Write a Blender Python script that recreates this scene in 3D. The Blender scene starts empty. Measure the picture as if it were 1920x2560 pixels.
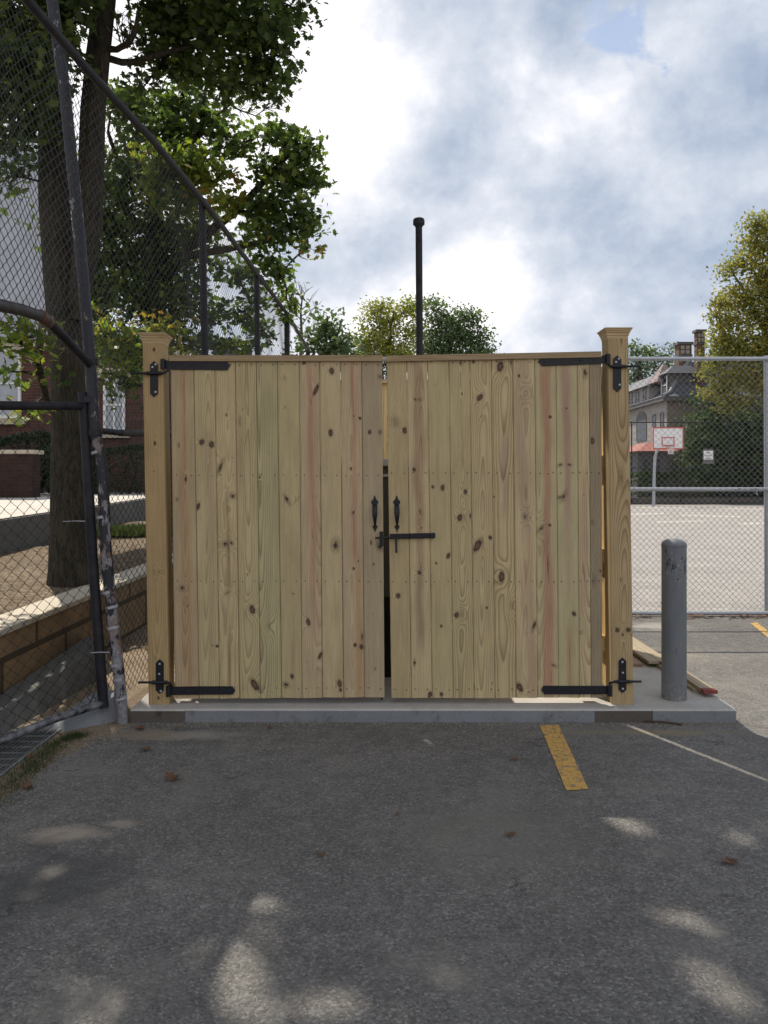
EXPO=0.27
import bpy, bmesh, math, random
import numpy as np
from mathutils import Vector
R = math.radians
F, CX, HY, CH = 1924.0, 960.0, 1195.0, 1.65      # focal length (px of the 1920x2560 photo), centre, horizon row, eye height
SC = bpy.context.scene
COL = SC.collection

def U(px, py, d):                                   # a picture point at distance d -> world point
    return Vector(((px-CX)/F*d, d, CH+(HY-py)/F*d))
def G(px, py, z=0.0):                               # a picture point lying on the level z
    d = (CH-z)*F/(py-HY)
    return Vector(((px-CX)/F*d, d, z))

# ---------------------------------------------------------------- tagging
def tag(o, label, cat=None, group=None, kind=None):
    if label: o['label'] = label
    if cat: o['category'] = cat
    if group: o['group'] = group
    if kind: o['kind'] = kind
    return o
def thing(name, label, cat, loc=(0,0,0), group=None):
    o = bpy.data.objects.new(name, None); COL.objects.link(o)
    o.location = loc; o.empty_display_size = .2
    return tag(o, label, cat, group)
def rel(o, parent):
    """parent o (built in world coordinates) under parent, keeping its place"""
    o.parent = parent
    p = Vector((0,0,0)); q = parent
    while q is not None:
        p += q.location; q = q.parent
    o.location = -p
def copy_tree(src, loc):
    c = src.copy(); COL.objects.link(c); c.location = loc
    for ch in src.children:
        k = ch.copy(); COL.objects.link(k); k.parent = c
        for g in ch.children:
            h = g.copy(); COL.objects.link(h); h.parent = k
    return c

# ---------------------------------------------------------------- mesh builder
class MB:
    def __init__(s): s.v=[]; s.f=[]; s.m=[]; s.att={}
    def add(s, vs, fs, mi=0):
        b=len(s.v); s.v.extend([tuple(p) for p in vs])
        s.f.extend([tuple(i+b for i in f) for f in fs]); s.m.extend([mi]*len(fs)); return b
    def box(s, x0,x1,y0,y1,z0,z1, mi=0):
        vs=[(x0,y0,z0),(x1,y0,z0),(x1,y1,z0),(x0,y1,z0),(x0,y0,z1),(x1,y0,z1),(x1,y1,z1),(x0,y1,z1)]
        s.add(vs,[(0,3,2,1),(4,5,6,7),(0,1,5,4),(1,2,6,5),(2,3,7,6),(3,0,4,7)],mi); return s
    def hexa(s, c, mi=0):                            # 8 corners: bottom 4 ccw, top 4 ccw
        s.add(c,[(0,3,2,1),(4,5,6,7),(0,1,5,4),(1,2,6,5),(2,3,7,6),(3,0,4,7)],mi); return s
    def beam(s, a, b, w, h, up=(0,0,1), mi=0):
        a=Vector(a); b=Vector(b); d=(b-a).normalized(); up=Vector(up)
        if abs(d.dot(up))>.98: up=Vector((0,1,0))
        r=d.cross(up).normalized(); u=r.cross(d).normalized()
        q=[-r*w/2-u*h/2, r*w/2-u*h/2, r*w/2+u*h/2, -r*w/2+u*h/2]
        s.add([a+k for k in q]+[b+k for k in q],[(0,3,2,1),(4,5,6,7),(0,1,5,4),(1,2,6,5),(2,3,7,6),(3,0,4,7)],mi); return s
    def tube(s, pts, rad, n=8, mi=0, cap=True):
        pts=[Vector(p) for p in pts]
        if not hasattr(rad,'__len__'): rad=[rad]*len(pts)
        rings=[]; prev=None
        for i,p in enumerate(pts):
            d=(pts[min(i+1,len(pts)-1)]-pts[max(i-1,0)]).normalized()
            if prev is None:
                ref=Vector((0,0,1)) if abs(d.z)<.9 else Vector((1,0,0))
                r=d.cross(ref).normalized()
            else:
                r=(prev-d*prev.dot(d)).normalized()
            prev=r; u=d.cross(r)
            rings.append([p+(r*math.cos(2*math.pi*k/n)+u*math.sin(2*math.pi*k/n))*rad[i] for k in range(n)])
        b=s.add([q for ring in rings for q in ring],[])
        fs=[]
        for i in range(len(pts)-1):
            for k in range(n):
                fs.append((b+i*n+k,b+i*n+(k+1)%n,b+(i+1)*n+(k+1)%n,b+(i+1)*n+k))
        if cap:
            fs.append(tuple(b+k for k in reversed(range(n)))); fs.append(tuple(b+(len(pts)-1)*n+k for k in range(n)))
        s.f.extend(fs); s.m.extend([mi]*len(fs)); return s
    def lathe(s, c, prof, n=24, mi=0):               # prof: (r, z)
        c=Vector(c); vs=[]; fs=[]
        for r,z in prof:
            for k in range(n):
                a=2*math.pi*k/n; vs.append(c+Vector((r*math.cos(a),r*math.sin(a),z)))
        for i in range(len(prof)-1):
            for k in range(n):
                fs.append((i*n+k,i*n+(k+1)%n,(i+1)*n+(k+1)%n,(i+1)*n+k))
        fs.append(tuple(reversed(range(n)))); fs.append(tuple((len(prof)-1)*n+k for k in range(n)))
        s.add(vs,fs,mi); return s
    def prism(s, pts, off, mi=0):                    # planar outline pushed along off
        n=len(pts); pts=[Vector(p) for p in pts]; off=Vector(off)
        fs=[tuple(range(n)),tuple(reversed(range(n,2*n)))]+[(k,k+n,(k+1)%n+n,(k+1)%n) for k in range(n)]
        s.add(pts+[p+off for p in pts],fs,mi); return s
    def build(s, name, mats, parent=None, smooth=False, bevel=0):
        me=bpy.data.meshes.new(name)
        me.from_pydata(s.v,[],s.f)
        if not isinstance(mats,(list,tuple)): mats=[mats]
        for m in mats: me.materials.append(m)
        if len(mats)>1: me.polygons.foreach_set('material_index', s.m)
        if smooth: me.polygons.foreach_set('use_smooth',[True]*len(s.f))
        bm=bmesh.new(); bm.from_mesh(me); bmesh.ops.recalc_face_normals(bm,faces=bm.faces); bm.to_mesh(me); bm.free()
        o=bpy.data.objects.new(name,me); COL.objects.link(o)
        if smooth and smooth!='all':
            try: me.set_sharp_from_angle(angle=R(40))
            except Exception: pass
        if bevel:
            b=o.modifiers.new('bevel','BEVEL'); b.width=bevel; b.segments=2; b.limit_method='ANGLE'; b.angle_limit=R(40)
        if parent is not None: rel(o,parent)
        return o

def raw_mesh(name, V, Fv, k, mats, atts=None, parent=None, smooth=False, midx=None):
    """numpy mesh: V (n,3), Fv (m,k) faces all with k corners"""
    me=bpy.data.meshes.new(name); V=np.asarray(V,dtype=np.float32); Fv=np.asarray(Fv,dtype=np.int32)
    me.vertices.add(len(V)); me.vertices.foreach_set('co',V.ravel())
    me.loops.add(Fv.size); me.loops.foreach_set('vertex_index',Fv.ravel())
    me.polygons.add(len(Fv)); me.polygons.foreach_set('loop_start',np.arange(0,Fv.size,k,dtype=np.int32))
    me.update(calc_edges=True)
    if not isinstance(mats,(list,tuple)): mats=[mats]
    for m in mats: me.materials.append(m)
    if midx is not None: me.polygons.foreach_set('material_index',midx)
    if smooth: me.polygons.foreach_set('use_smooth',np.ones(len(Fv),dtype=bool))
    for n,(t,a) in (atts or {}).items():
        at=me.attributes.new(n,t,'POINT')
        at.data.foreach_set('color' if t=='FLOAT_COLOR' else 'value',np.asarray(a,dtype=np.float32).ravel())
    me.validate()
    o=bpy.data.objects.new(name,me); COL.objects.link(o)
    if parent is not None: rel(o,parent)
    return o

# ---------------------------------------------------------------- node helpers
class NT:
    def __init__(s, name):
        s.m=bpy.data.materials.new(name); s.m.use_nodes=True; s.t=s.m.node_tree; s.t.nodes.clear()
        s.out=s.n('ShaderNodeOutputMaterial')
    def n(s, typ, **kw):
        x=s.t.nodes.new(typ)
        for k,v in kw.items(): setattr(x,k,v)
        return x
    def l(s,a,b): s.t.links.new(a,b)
    def set(s, node, idx, val):
        if isinstance(val,bpy.types.NodeSocket): s.l(val,node.inputs[idx])
        else: node.inputs[idx].default_value=val
    def math(s, op, a, b=0.0, c=None, clamp=False):
        x=s.n('ShaderNodeMath',operation=op,use_clamp=clamp); s.set(x,0,a); s.set(x,1,b)
        if c is not None: s.set(x,2,c)
        return x.outputs[0]
    def noise(s, vec, scale, detail=4, rough=.55, dist=0.0, out='Fac'):
        x=s.n('ShaderNodeTexNoise'); s.l(vec,x.inputs['Vector']); x.inputs['Scale'].default_value=scale
        x.inputs['Detail'].default_value=detail; x.inputs['Roughness'].default_value=rough; x.inputs['Distortion'].default_value=dist
        return x.outputs[out]
    def vor(s, vec, scale, feature='F1', out='Distance', rand=1.0):
        x=s.n('ShaderNodeTexVoronoi',feature=feature); s.l(vec,x.inputs['Vector']); x.inputs['Scale'].default_value=scale
        x.inputs['Randomness'].default_value=rand
        return x.outputs[out]
    def map(s, vec, scale=(1,1,1), loc=(0,0,0), rot=(0,0,0)):
        x=s.n('ShaderNodeMapping'); s.l(vec,x.inputs[0]); x.inputs['Scale'].default_value=scale; x.inputs['Location'].default_value=loc; x.inputs['Rotation'].default_value=rot
        return x.outputs[0]
    def ramp(s, fac, stops, interp='LINEAR'):
        x=s.n('ShaderNodeValToRGB'); s.l(fac,x.inputs[0]); x.color_ramp.interpolation=interp
        el=x.color_ramp.elements
        while len(el)<len(stops): el.new(.5)
        for e,(p,c) in zip(el,stops):
            e.position=p; e.color=(c if len(c)==4 else (*c,1)) if hasattr(c,'__len__') else (c,c,c,1)
        return x.outputs[0]
    def mix(s, fac, a, b, mode='MIX'):
        x=s.n('ShaderNodeMix',data_type='RGBA',blend_type=mode)
        s.set(x,0,fac)
        for i,v in ((6,a),(7,b)):
            if isinstance(v,bpy.types.NodeSocket): s.l(v,x.inputs[i])
            else: x.inputs[i].default_value=(v if len(v)==4 else (*v,1)) if hasattr(v,'__len__') else (v,v,v,1)
        return x.outputs[2]
    def coord(s, kind='Object'):
        return s.n('ShaderNodeTexCoord').outputs[kind]
    def pos(s): return s.n('ShaderNodeNewGeometry').outputs['Position']
    def attr(s, name, out='Fac'):
        x=s.n('ShaderNodeAttribute'); x.attribute_name=name; return x.outputs[out]
    def bump(s, h, strength=.3, dist=.01):
        x=s.n('ShaderNodeBump'); s.l(h,x.inputs['Height']); x.inputs['Strength'].default_value=strength; x.inputs['Distance'].default_value=dist
        return x.outputs[0]
    def bsdf(s, col, rough=.8, metal=0.0, normal=None, spec=.4):
        x=s.n('ShaderNodeBsdfPrincipled')
        for i,v in (('Base Color',col),('Roughness',rough),('Metallic',metal)):
            if isinstance(v,bpy.types.NodeSocket): s.l(v,x.inputs[i])
            elif i=='Base Color': x.inputs[i].default_value=(*v[:3],1)
            else: x.inputs[i].default_value=v
        x.inputs['Specular IOR Level'].default_value=spec
        if normal is not None: s.l(normal,x.inputs['Normal'])
        return x
    def done(s, sh):
        s.l(sh.outputs[0] if hasattr(sh,'outputs') else sh, s.out.inputs[0]); return s.m

def simple(name, col, rough=.7, metal=0., var=.2, scale=6., bump=.15, bscale=60., spec=.4, dirt=None, dirt_amt=.5, dirt_scale=3.):
    t=NT(name); p=t.pos()
    n1=t.noise(p,scale,5,.6); 
    c=t.mix(1.0,col,t.ramp(n1,[(.25,(1-var,)*3),(.75,(1+var,)*3)]),'MULTIPLY')
    if dirt:
        m=t.ramp(t.noise(p,dirt_scale,7,.7),[(.5-.12,(0,0,0)),(.5+.12,(dirt_amt,)*3)])
        c=t.mix(m,c,dirt)
    nb=t.noise(p,bscale,3,.6)
    return t.done(t.bsdf(c,rough,metal,t.bump(nb,bump,.004),spec))

M={}
M['black_metal']=simple('black iron',(.009,.010,.014),.5,0,.3,30,.12,150,.35)
M['black_paint']=simple('black coated pipe',(.011,.012,.018),.6,0,.4,12,.2,90,.25,dirt=(.07,.06,.052),dirt_amt=.25,dirt_scale=9)
M['wire_black']=simple('black wire',(.018,.018,.02),.5,0,.1,5,0,20)
M['wire_galv']=simple('galvanised wire',(.24,.25,.26),.45,.3,.1,5,0,20)
M['galv']=simple('galvanised pipe',(.36,.385,.42),.4,.35,.12,8,.05,90)
M['bollard']=None
M['white']=simple('white paint',(.7,.7,.7),.5,0,.05,5,.03,50)
M['red']=simple('red paint',(.5,.06,.045),.5,0,.08,5,.03,50)
M['dark']=simple('dark glass',(.012,.014,.018),.15,0,.1,5,0,20)
M['slate']=simple('slate roof',(.075,.08,.095),.6,0,.35,14,.3,60)
M['stone_trim']=simple('stone trim',(.11,.105,.11),.7,0,.2,3,.1,30)
M['copper_trim']=simple('lead flashing',(.2,.2,.225),.6,0,.15,3,.05,30)
M['brown_metal']=simple('rust',(.06,.03,.018),.8,0,.4,60,.3,200)
M['tape']=simple('worn white tape',(.30,.30,.33),.6,0,.2,60,.1,200)

def mat_peel():
    t=NT('peeling painted pipe'); p=t.map(t.pos(),(1,1,.55))
    n=t.noise(p,17,7,.68); n2=t.noise(p,70,3,.6)
    z=t.n('ShaderNodeSeparateXYZ'); t.l(t.pos(),z.inputs[0])
    up=t.math('SUBTRACT',t.math('MULTIPLY',t.math('SUBTRACT',1.9,z.outputs[2]),.085,clamp=True),.04)
    f=t.ramp(t.math('ADD',n,up),[(.53,0),(.56,1)],'LINEAR')
    base=t.mix(t.ramp(n2,[(.35,0),(.65,1)]),(.13,.13,.145),(.25,.235,.24))
    base=t.mix(t.ramp(t.noise(p,7,4,.6),[(.5,0),(.6,.8)]),base,(.14,.075,.045))
    c=t.mix(f,(.015,.016,.023),base)
    return t.done(t.bsdf(c,.55,0,t.bump(f,.4,.002)))
M['peel']=mat_peel()

def mat_bollard():
    t=NT('weathered blue grey bollard paint'); p=t.pos()
    st=t.map(p,(1,1,.22))
    n=t.noise(st,14,6,.65); s2=t.noise(p,38,5,.7); c=t.mix(t.ramp(n,[(.3,0),(.7,1)]),(.10,.113,.128),(.145,.153,.162))
    z=t.n('ShaderNodeSeparateXYZ'); t.l(p,z.inputs[0])
    top=t.math('SUBTRACT',1,t.math('MULTIPLY',t.math('ABSOLUTE',t.math('SUBTRACT',z.outputs[2],1.03)),4.0,clamp=True))
    chips=t.ramp(t.math('ADD',t.noise(t.map(p,(1.6,1.6,.5)),20,4,.6),t.math('MULTIPLY',top,.10)),[(.655,0),(.68,1)])
    c=t.mix(chips,c,(.02,.021,.025))
    pale=t.ramp(t.math('ADD',s2,t.math('MULTIPLY',top,.12)),[(.66,0),(.74,.55)])
    c=t.mix(pale,c,(.3,.29,.28))
    bot=t.math('SUBTRACT',1,t.math('MULTIPLY',t.math('SUBTRACT',z.outputs[2],.1),5.5,clamp=True))
    c=t.mix(t.math('MULTIPLY',bot,t.ramp(s2,[(.45,0),(.6,.8)])),c,(.25,.22,.19))
    return t.done(t.bsdf(c,.5,0,t.bump(s2,.2,.003),.5))
M['bollard']=mat_bollard()

def mat_asphalt(name, c0, c1, stone, sandy=True, scale=1.0, patches=()):
    t=NT(name); p=t.pos()
    v=t.vor(p,105*scale,'F1','Color'); vd=t.vor(p,105*scale,'F1','Distance')
    vr=t.n('ShaderNodeSeparateColor'); t.l(v,vr.inputs[0])
    fine=t.noise(p,330*scale,2,.6); mid=t.noise(p,9,5,.6); big=t.noise(p,.85,5,.6); big2=t.noise(t.map(p,(1,1,1),(7,3,0)),1.9,6,.65)
    c=t.mix(t.ramp(big,[(.35,0),(.68,1)]),c0,c1)
    g=t.ramp(vr.outputs[0],[(0,(.62,)*3),(.5,(.92,)*3),(.85,(1.1,)*3),(1,(1.55,)*3)])
    c=t.mix(1,c,g,'MULTIPLY')
    c=t.mix(1,c,t.ramp(fine,[(.3,(.8,)*3),(.7,(1.18,)*3)]),'MULTIPLY')
    c=t.mix(1,c,t.ramp(mid,[(.3,(.84,)*3),(.7,(1.14,)*3)]),'MULTIPLY')
    if sandy:
        c=t.mix(t.ramp(big2,[(.52,0),(.72,.55)]),c,stone)
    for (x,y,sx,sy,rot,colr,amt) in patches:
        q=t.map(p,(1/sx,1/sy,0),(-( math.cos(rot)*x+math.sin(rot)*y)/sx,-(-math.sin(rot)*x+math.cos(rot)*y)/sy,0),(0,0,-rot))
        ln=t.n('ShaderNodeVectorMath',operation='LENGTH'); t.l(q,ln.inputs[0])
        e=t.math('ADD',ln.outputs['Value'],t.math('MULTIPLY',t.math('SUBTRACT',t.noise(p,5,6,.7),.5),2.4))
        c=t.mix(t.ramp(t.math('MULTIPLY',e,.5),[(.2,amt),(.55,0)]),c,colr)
    if patches:
        wv=t.n('ShaderNodeVectorMath',operation='ADD'); t.l(p,wv.inputs[0]); t.l(t.noise(p,1.7,5,.6,0,'Color'),wv.inputs[1])
        cr=t.vor(wv.outputs[0],.75,'DISTANCE_TO_EDGE')
        cm=t.math('MULTIPLY',t.ramp(cr,[(.0,1),(.006,0)]),t.ramp(t.noise(p,.9,3,.5),[(.5,0),(.58,.75)]))
        c=t.mix(cm,c,(.03,.03,.03))
    h=t.math('ADD',t.math('MULTIPLY',vd,-1.0),t.math('MULTIPLY',fine,.35))
    return t.done(t.bsdf(c,.88,0,t.bump(h,.75,.006),.25))

def mat_wood():
    """board faces: ring phase, knots and heartwood tint come from mesh attributes computed per board"""
    t=NT('treated pine boards'); p=t.pos()
    ph=t.attr('phase'); kd=t.attr('knot'); tint=t.attr('tint','Color'); con=t.attr('contrast')
    fr=t.math('FRACT',ph)
    ring=t.ramp(fr,[(0,1.0),(.45,.93),(.78,.5),(.92,.28),(1,.95)])
    ringf=t.math('SUBTRACT',1.0,t.math('MULTIPLY',t.math('SUBTRACT',1.0,ring),con))
    fib=t.noise(t.map(p,(1,1,.02)),420,3,.6); fib2=t.noise(t.map(p,(1,1,.05)),60,4,.6); bl=t.noise(t.map(p,(1,1,.35)),6,5,.62)
    c=t.mix(1,tint,t.ramp(fib,[(.3,(.9,)*3),(.7,(1.08,)*3)]),'MULTIPLY')
    c=t.mix(1,c,t.ramp(fib2,[(.3,(.9,.89,.88)),(.7,(1.08,1.08,1.08))]),'MULTIPLY')
    c=t.mix(1,c,t.ramp(bl,[(.3,(.88,.87,.87)),(.7,(1.08,1.09,1.08))]),'MULTIPLY')
    cc=t.n('ShaderNodeCombineColor'); 
    t.l(ringf,cc.inputs[0]); t.l(t.math('POWER',ringf,1.15),cc.inputs[1]); t.l(t.math('POWER',ringf,1.3),cc.inputs[2])
    c=t.mix(1,c,cc.outputs[0],'MULTIPLY')
    kn=t.math('ADD',kd,t.math('MULTIPLY',t.math('SUBTRACT',t.noise(t.map(p,(1,1,.6)),70,4,.7),.5),1.1))
    kc=t.ramp(t.math('MULTIPLY',kn,.5),[(0,(.11,.062,.04)),(.2,(.15,.085,.055)),(.3,(.09,.052,.036)),(.42,(.035,.022,.018)),(.5,(.08,.05,.034))])
    km=t.ramp(t.math('MULTIPLY',kn,.5),[(.42,1),(.56,.4),(.85,0)])
    c=t.mix(km,c,kc)
    h=t.math('ADD',t.math('MULTIPLY',fib,.6),t.math('MULTIPLY',ringf,.5))
    return t.done(t.bsdf(c,.72,0,t.bump(h,.25,.002),.25))
M['wood']=mat_wood()

def mat_timber(name, col, axis='z', ring=(.78,.72,.6), scale=1.0):
    t=NT(name); p=t.pos()
    sc={'z':(1,1,.035),'x':(.035,1,1),'y':(1,.035,1)}[axis]
    q=t.map(p,sc)
    w=t.noise(q,14*scale,5,.6,.6); s2=t.noise(q,140*scale,3,.6); kn=t.noise(p,7*scale,2,.5)
    c=t.mix(1,col,t.ramp(t.math('FRACT',t.math('MULTIPLY',w,9)),[(0,(1.05,1.05,1.05)),(.6,(.97,.96,.94)),(.9,ring),(1,(1,1,1))]),'MULTIPLY')
    c=t.mix(1,c,t.ramp(s2,[(.3,(.88,)*3),(.7,(1.1,)*3)]),'MULTIPLY')
    c=t.mix(t.ramp(kn,[(.72,0),(.76,.7)]),c,(.07,.04,.025))
    return t.done(t.bsdf(c,.75,0,t.bump(s2,.2,.002),.25))
M['timber_x']=mat_timber('pine rail timber',(.30,.225,.135),'x')
M['timber_y']=mat_timber('new pine timber',(.62,.47,.24),'y')
M['timber_z']=mat_timber('new pine pickets',(.60,.45,.22),'z')
M['timber_cap']=mat_timber('pine cap timber',(.46,.34,.2),'x')
M['timber_old']=mat_timber('weathered plank',(.30,.25,.18),'y')

def mat_leaf(name, cols, trans=.4, sat=1.0, rough=.55):
    t=NT(name); a=t.attr('tint'); 
    n=len(cols); c=t.ramp(a,[(i/(n-1),cc) for i,cc in enumerate(cols)])
    b=t.bsdf(c,rough,0,None,.35)
    tr=t.n('ShaderNodeBsdfTranslucent'); t.l(t.mix(1,c,(1.3,1.38,.68),'MULTIPLY'),tr.inputs[0])
    mx=t.n('ShaderNodeMixShader'); mx.inputs[0].default_value=trans; t.l(b.outputs[0],mx.inputs[1]); t.l(tr.outputs[0],mx.inputs[2])
    return t.done(mx)
M['maple']=mat_leaf('maple leaves',[(.036,.055,.03),(.055,.085,.034),(.08,.125,.04),(.125,.18,.045),(.20,.25,.05),(.26,.25,.05),(.27,.15,.045)],.5)
M['leaf_far']=mat_leaf('far green leaves',[(.055,.09,.05),(.085,.13,.06),(.12,.17,.065),(.17,.22,.075)],.4)
M['leaf_dark']=mat_leaf('dark green leaves',[(.016,.03,.019),(.026,.045,.024),(.04,.062,.028)],.22)
M['leaf_yellow']=mat_leaf('yellow green leaves',[(.13,.165,.045),(.20,.23,.055),(.28,.28,.06),(.36,.31,.07),(.36,.27,.08)],.45)
M['leaf_plane']=mat_leaf('turning plane leaves',[(.11,.14,.05),(.19,.20,.055),(.28,.255,.06),(.36,.28,.065),(.36,.23,.075)],.45)
M['hedge']=mat_leaf('hedge leaves',[(.022,.036,.02),(.036,.056,.028),(.055,.08,.036)],.3)
M['grass']=mat_leaf('grass blades',[(.03,.045,.018),(.05,.075,.025),(.09,.11,.04)],.35)
M['dead']=mat_leaf('dead brown leaf',[(.09,.045,.028),(.14,.07,.04),(.18,.10,.055)],.25)

def mat_bark(name, c0, c1):
    t=NT(name); p=t.map(t.pos(),(1,1,.16))
    n=t.noise(p,26,6,.65,.3); v=t.vor(p,30,'DISTANCE_TO_EDGE')
    c=t.mix(t.ramp(n,[(.35,0),(.65,1)]),c0,c1)
    c=t.mix(1,c,t.ramp(v,[(0,(.5,)*3),(.12,(1,)*3)]),'MULTIPLY')
    return t.done(t.bsdf(c,.9,0,t.bump(t.math('ADD',n,v),.8,.02),.15))
M['bark']=mat_bark('maple bark',(.032,.028,.021),(.065,.057,.04))
M['bark_far']=mat_bark('far bark',(.06,.05,.04),(.12,.10,.085))

def mat_concrete(name, col, dirt=(.08,.07,.06), amt=.5):
    t=NT(name); p=t.pos()
    a=t.noise(p,2.2,7,.65); b=t.noise(p,60,3,.6); d=t.noise(t.map(p,(1,1,1),(5,5,5)),8,6,.7)
    c=t.mix(1,col,t.ramp(a,[(.3,(.86,)*3),(.7,(1.12,)*3)]),'MULTIPLY')
    c=t.mix(1,c,t.ramp(b,[(.3,(.92,)*3),(.7,(1.07,)*3)]),'MULTIPLY')
    c=t.mix(t.ramp(d,[(.55,0),(.68,amt)]),c,dirt)
    return t.done(t.bsdf(c,.88,0,t.bump(b,.25,.004),.2))
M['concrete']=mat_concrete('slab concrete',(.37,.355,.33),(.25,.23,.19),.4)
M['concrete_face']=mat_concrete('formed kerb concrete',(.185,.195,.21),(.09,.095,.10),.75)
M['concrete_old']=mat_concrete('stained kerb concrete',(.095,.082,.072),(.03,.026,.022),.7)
M['concrete_low']=mat_concrete('grey wall concrete',(.125,.125,.118),(.06,.06,.055),.6)
M['path']=mat_concrete('pale path concrete',(.5,.46,.41),(.3,.27,.22),.4)
M['coping']=mat_concrete('pale coping',(.46,.41,.33),(.2,.17,.12),.5)
M['stone_wall']=mat_concrete('pale grey stone wall',(.33,.32,.30),(.2,.19,.18),.5)
M['stone_shaded']=mat_concrete('shade tinted stone wall',(.20,.175,.15),(.1,.085,.075),.5)  # house front: its shade is painted into this browner copy of the stone
M['roof_pale']=mat_concrete('pale slate roof',(.36,.38,.42),(.2,.22,.25),.5)

def mat_brick(name, c1, c2, mortar, scale):
    t=NT(name); p=t.coord('Object')
    s=t.n('ShaderNodeSeparateXYZ'); t.l(p,s.inputs[0]); cb=t.n('ShaderNodeCombineXYZ')
    t.l(t.math('ADD',s.outputs[0],s.outputs[1]),cb.inputs[0]); t.l(s.outputs[2],cb.inputs[1])
    b=t.n('ShaderNodeTexBrick'); t.l(cb.outputs[0],b.inputs['Vector'])
    b.inputs['Color1'].default_value=(*c1,1); b.inputs['Color2'].default_value=(*c2,1); b.inputs['Mortar'].default_value=(*mortar,1)
    b.inputs['Scale'].default_value=scale; b.inputs['Mortar Size'].default_value=.014; b.inputs['Brick Width'].default_value=.6; b.inputs['Row Height'].default_value=.2
    c=t.mix(1,b.outputs[0],t.ramp(t.noise(p,3,5,.6),[(.3,(.75,)*3),(.7,(1.2,)*3)]),'MULTIPLY')
    return t.done(t.bsdf(c,.85,0,t.bump(b.outputs[1],-.4,.01),.2))
M['brick']=mat_brick('red brick',(.105,.045,.035),(.065,.032,.027),(.11,.09,.08),2.6)
M['brick_dark']=mat_brick('dark brown old brick',(.05,.026,.02),(.035,.02,.016),(.05,.04,.035),2.6)  # very dark brown brick for the garden wall
M['brick_brown']=mat_brick('dark brown block facing',(.25,.17,.09),(.20,.135,.075),(.07,.05,.03),.55)
M['brick_chim']=mat_brick('smoke stained chimney brick',(.22,.15,.10),(.10,.06,.045),(.05,.04,.035),1.6)

def mat_mulch():
    t=NT('wood chip mulch'); p=t.pos()
    v=t.vor(t.map(p,(1,2.2,1),(0,0,0),(0,0,.5)),42,'F1','Color'); vs=t.n('ShaderNodeSeparateColor'); t.l(v,vs.inputs[0])
    n=t.noise(p,60,4,.7); b=t.noise(p,1.6,5,.6)
    c=t.ramp(vs.outputs[0],[(0,(.07,.05,.035)),(.5,(.17,.13,.09)),(.85,(.27,.21,.15)),(1,(.4,.34,.26))])
    c=t.mix(1,c,t.ramp(b,[(.3,(.7,)*3),(.7,(1.2,)*3)]),'MULTIPLY')
    return t.done(t.bsdf(c,.95,0,t.bump(t.math('ADD',n,vs.outputs[1]),.9,.02),.1))
M['mulch']=mat_mulch()
def mat_soil():
    t=NT('sandy soil'); p=t.pos()
    n=t.noise(p,90,4,.7); b=t.noise(p,2.4,6,.65); v=t.vor(p,120,'F1','Color'); vs=t.n('ShaderNodeSeparateColor'); t.l(v,vs.inputs[0])
    c=t.mix(t.ramp(b,[(.35,0),(.65,1)]),(.17,.13,.09),(.24,.19,.14))
    c=t.mix(1,c,t.ramp(vs.outputs[0],[(0,(.7,)*3),(.8,(1.1,)*3),(1,(1.6,)*3)]),'MULTIPLY')
    return t.done(t.bsdf(c,.95,0,t.bump(n,.6,.01),.1))
M['soil']=mat_soil()
def mat_line(name, col, wear=.5, under=(.13,.125,.12)):
    t=NT(name); p=t.pos()
    n=t.noise(p,24,6,.7); v=t.vor(p,105,'F1','Color'); vs=t.n('ShaderNodeSeparateColor'); t.l(v,vs.inputs[0])
    c=t.mix(1,col,t.ramp(vs.outputs[0],[(0,(.75,)*3),(1,(1.15,)*3)]),'MULTIPLY')
    c=t.mix(t.ramp(n,[(wear,0),(wear+.06,.85)]),c,under)
    return t.done(t.bsdf(c,.75,0,t.bump(n,.3,.004),.3))
M['line_yellow']=mat_line('worn yellow line paint',(.50,.30,.08),.525)
M['line_white']=mat_line('worn white line paint',(.42,.40,.375),.47,(.31,.29,.27))
# ================================================================ world, sun, camera
SUN_AZ = math.atan2(-.45,.893)        # from +y towards -x
SUN_EL = R(55)
w=bpy.data.worlds.new('World'); SC.world=w; w.use_nodes=True
nt=w.node_tree; nt.nodes.clear()
class WN(NT):
    def __init__(s): s.t=nt
W=WN()
wo=W.n('ShaderNodeOutputWorld'); bg=W.n('ShaderNodeBackground')
sky=W.n('ShaderNodeTexSky',sky_type='NISHITA'); sky.sun_disc=False; sky.sun_elevation=SUN_EL
sky.sun_rotation=SUN_AZ; sky.altitude=50; sky.air_density=1.2; sky.dust_density=2.5; sky.ozone_density=1.0
gen=W.n('ShaderNodeTexCoord').outputs['Generated']
sp=W.n('ShaderNodeSeparateXYZ'); W.l(gen,sp.inputs[0])
zz=W.math('ADD',W.math('MAXIMUM',sp.outputs[2],0.0),.32)
cb=W.n('ShaderNodeCombineXYZ'); W.l(W.math('DIVIDE',sp.outputs[0],zz),cb.inputs[0]); W.l(W.math('DIVIDE',sp.outputs[1],zz),cb.inputs[1])
pl=cb.outputs[0]
fb=W.noise(W.map(gen,(1,1,1.25),(3.1,1.7,.4)),2.5,12,.56,.15)
fb2=W.noise(W.map(gen,(1,1,1.3),(9.3,4.2,2.0)),6.5,12,.58,.2)
fb3=W.noise(W.map(gen,(1,1,1),(1.2,8.4,5.0)),1.25,6,.5,.3)
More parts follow.
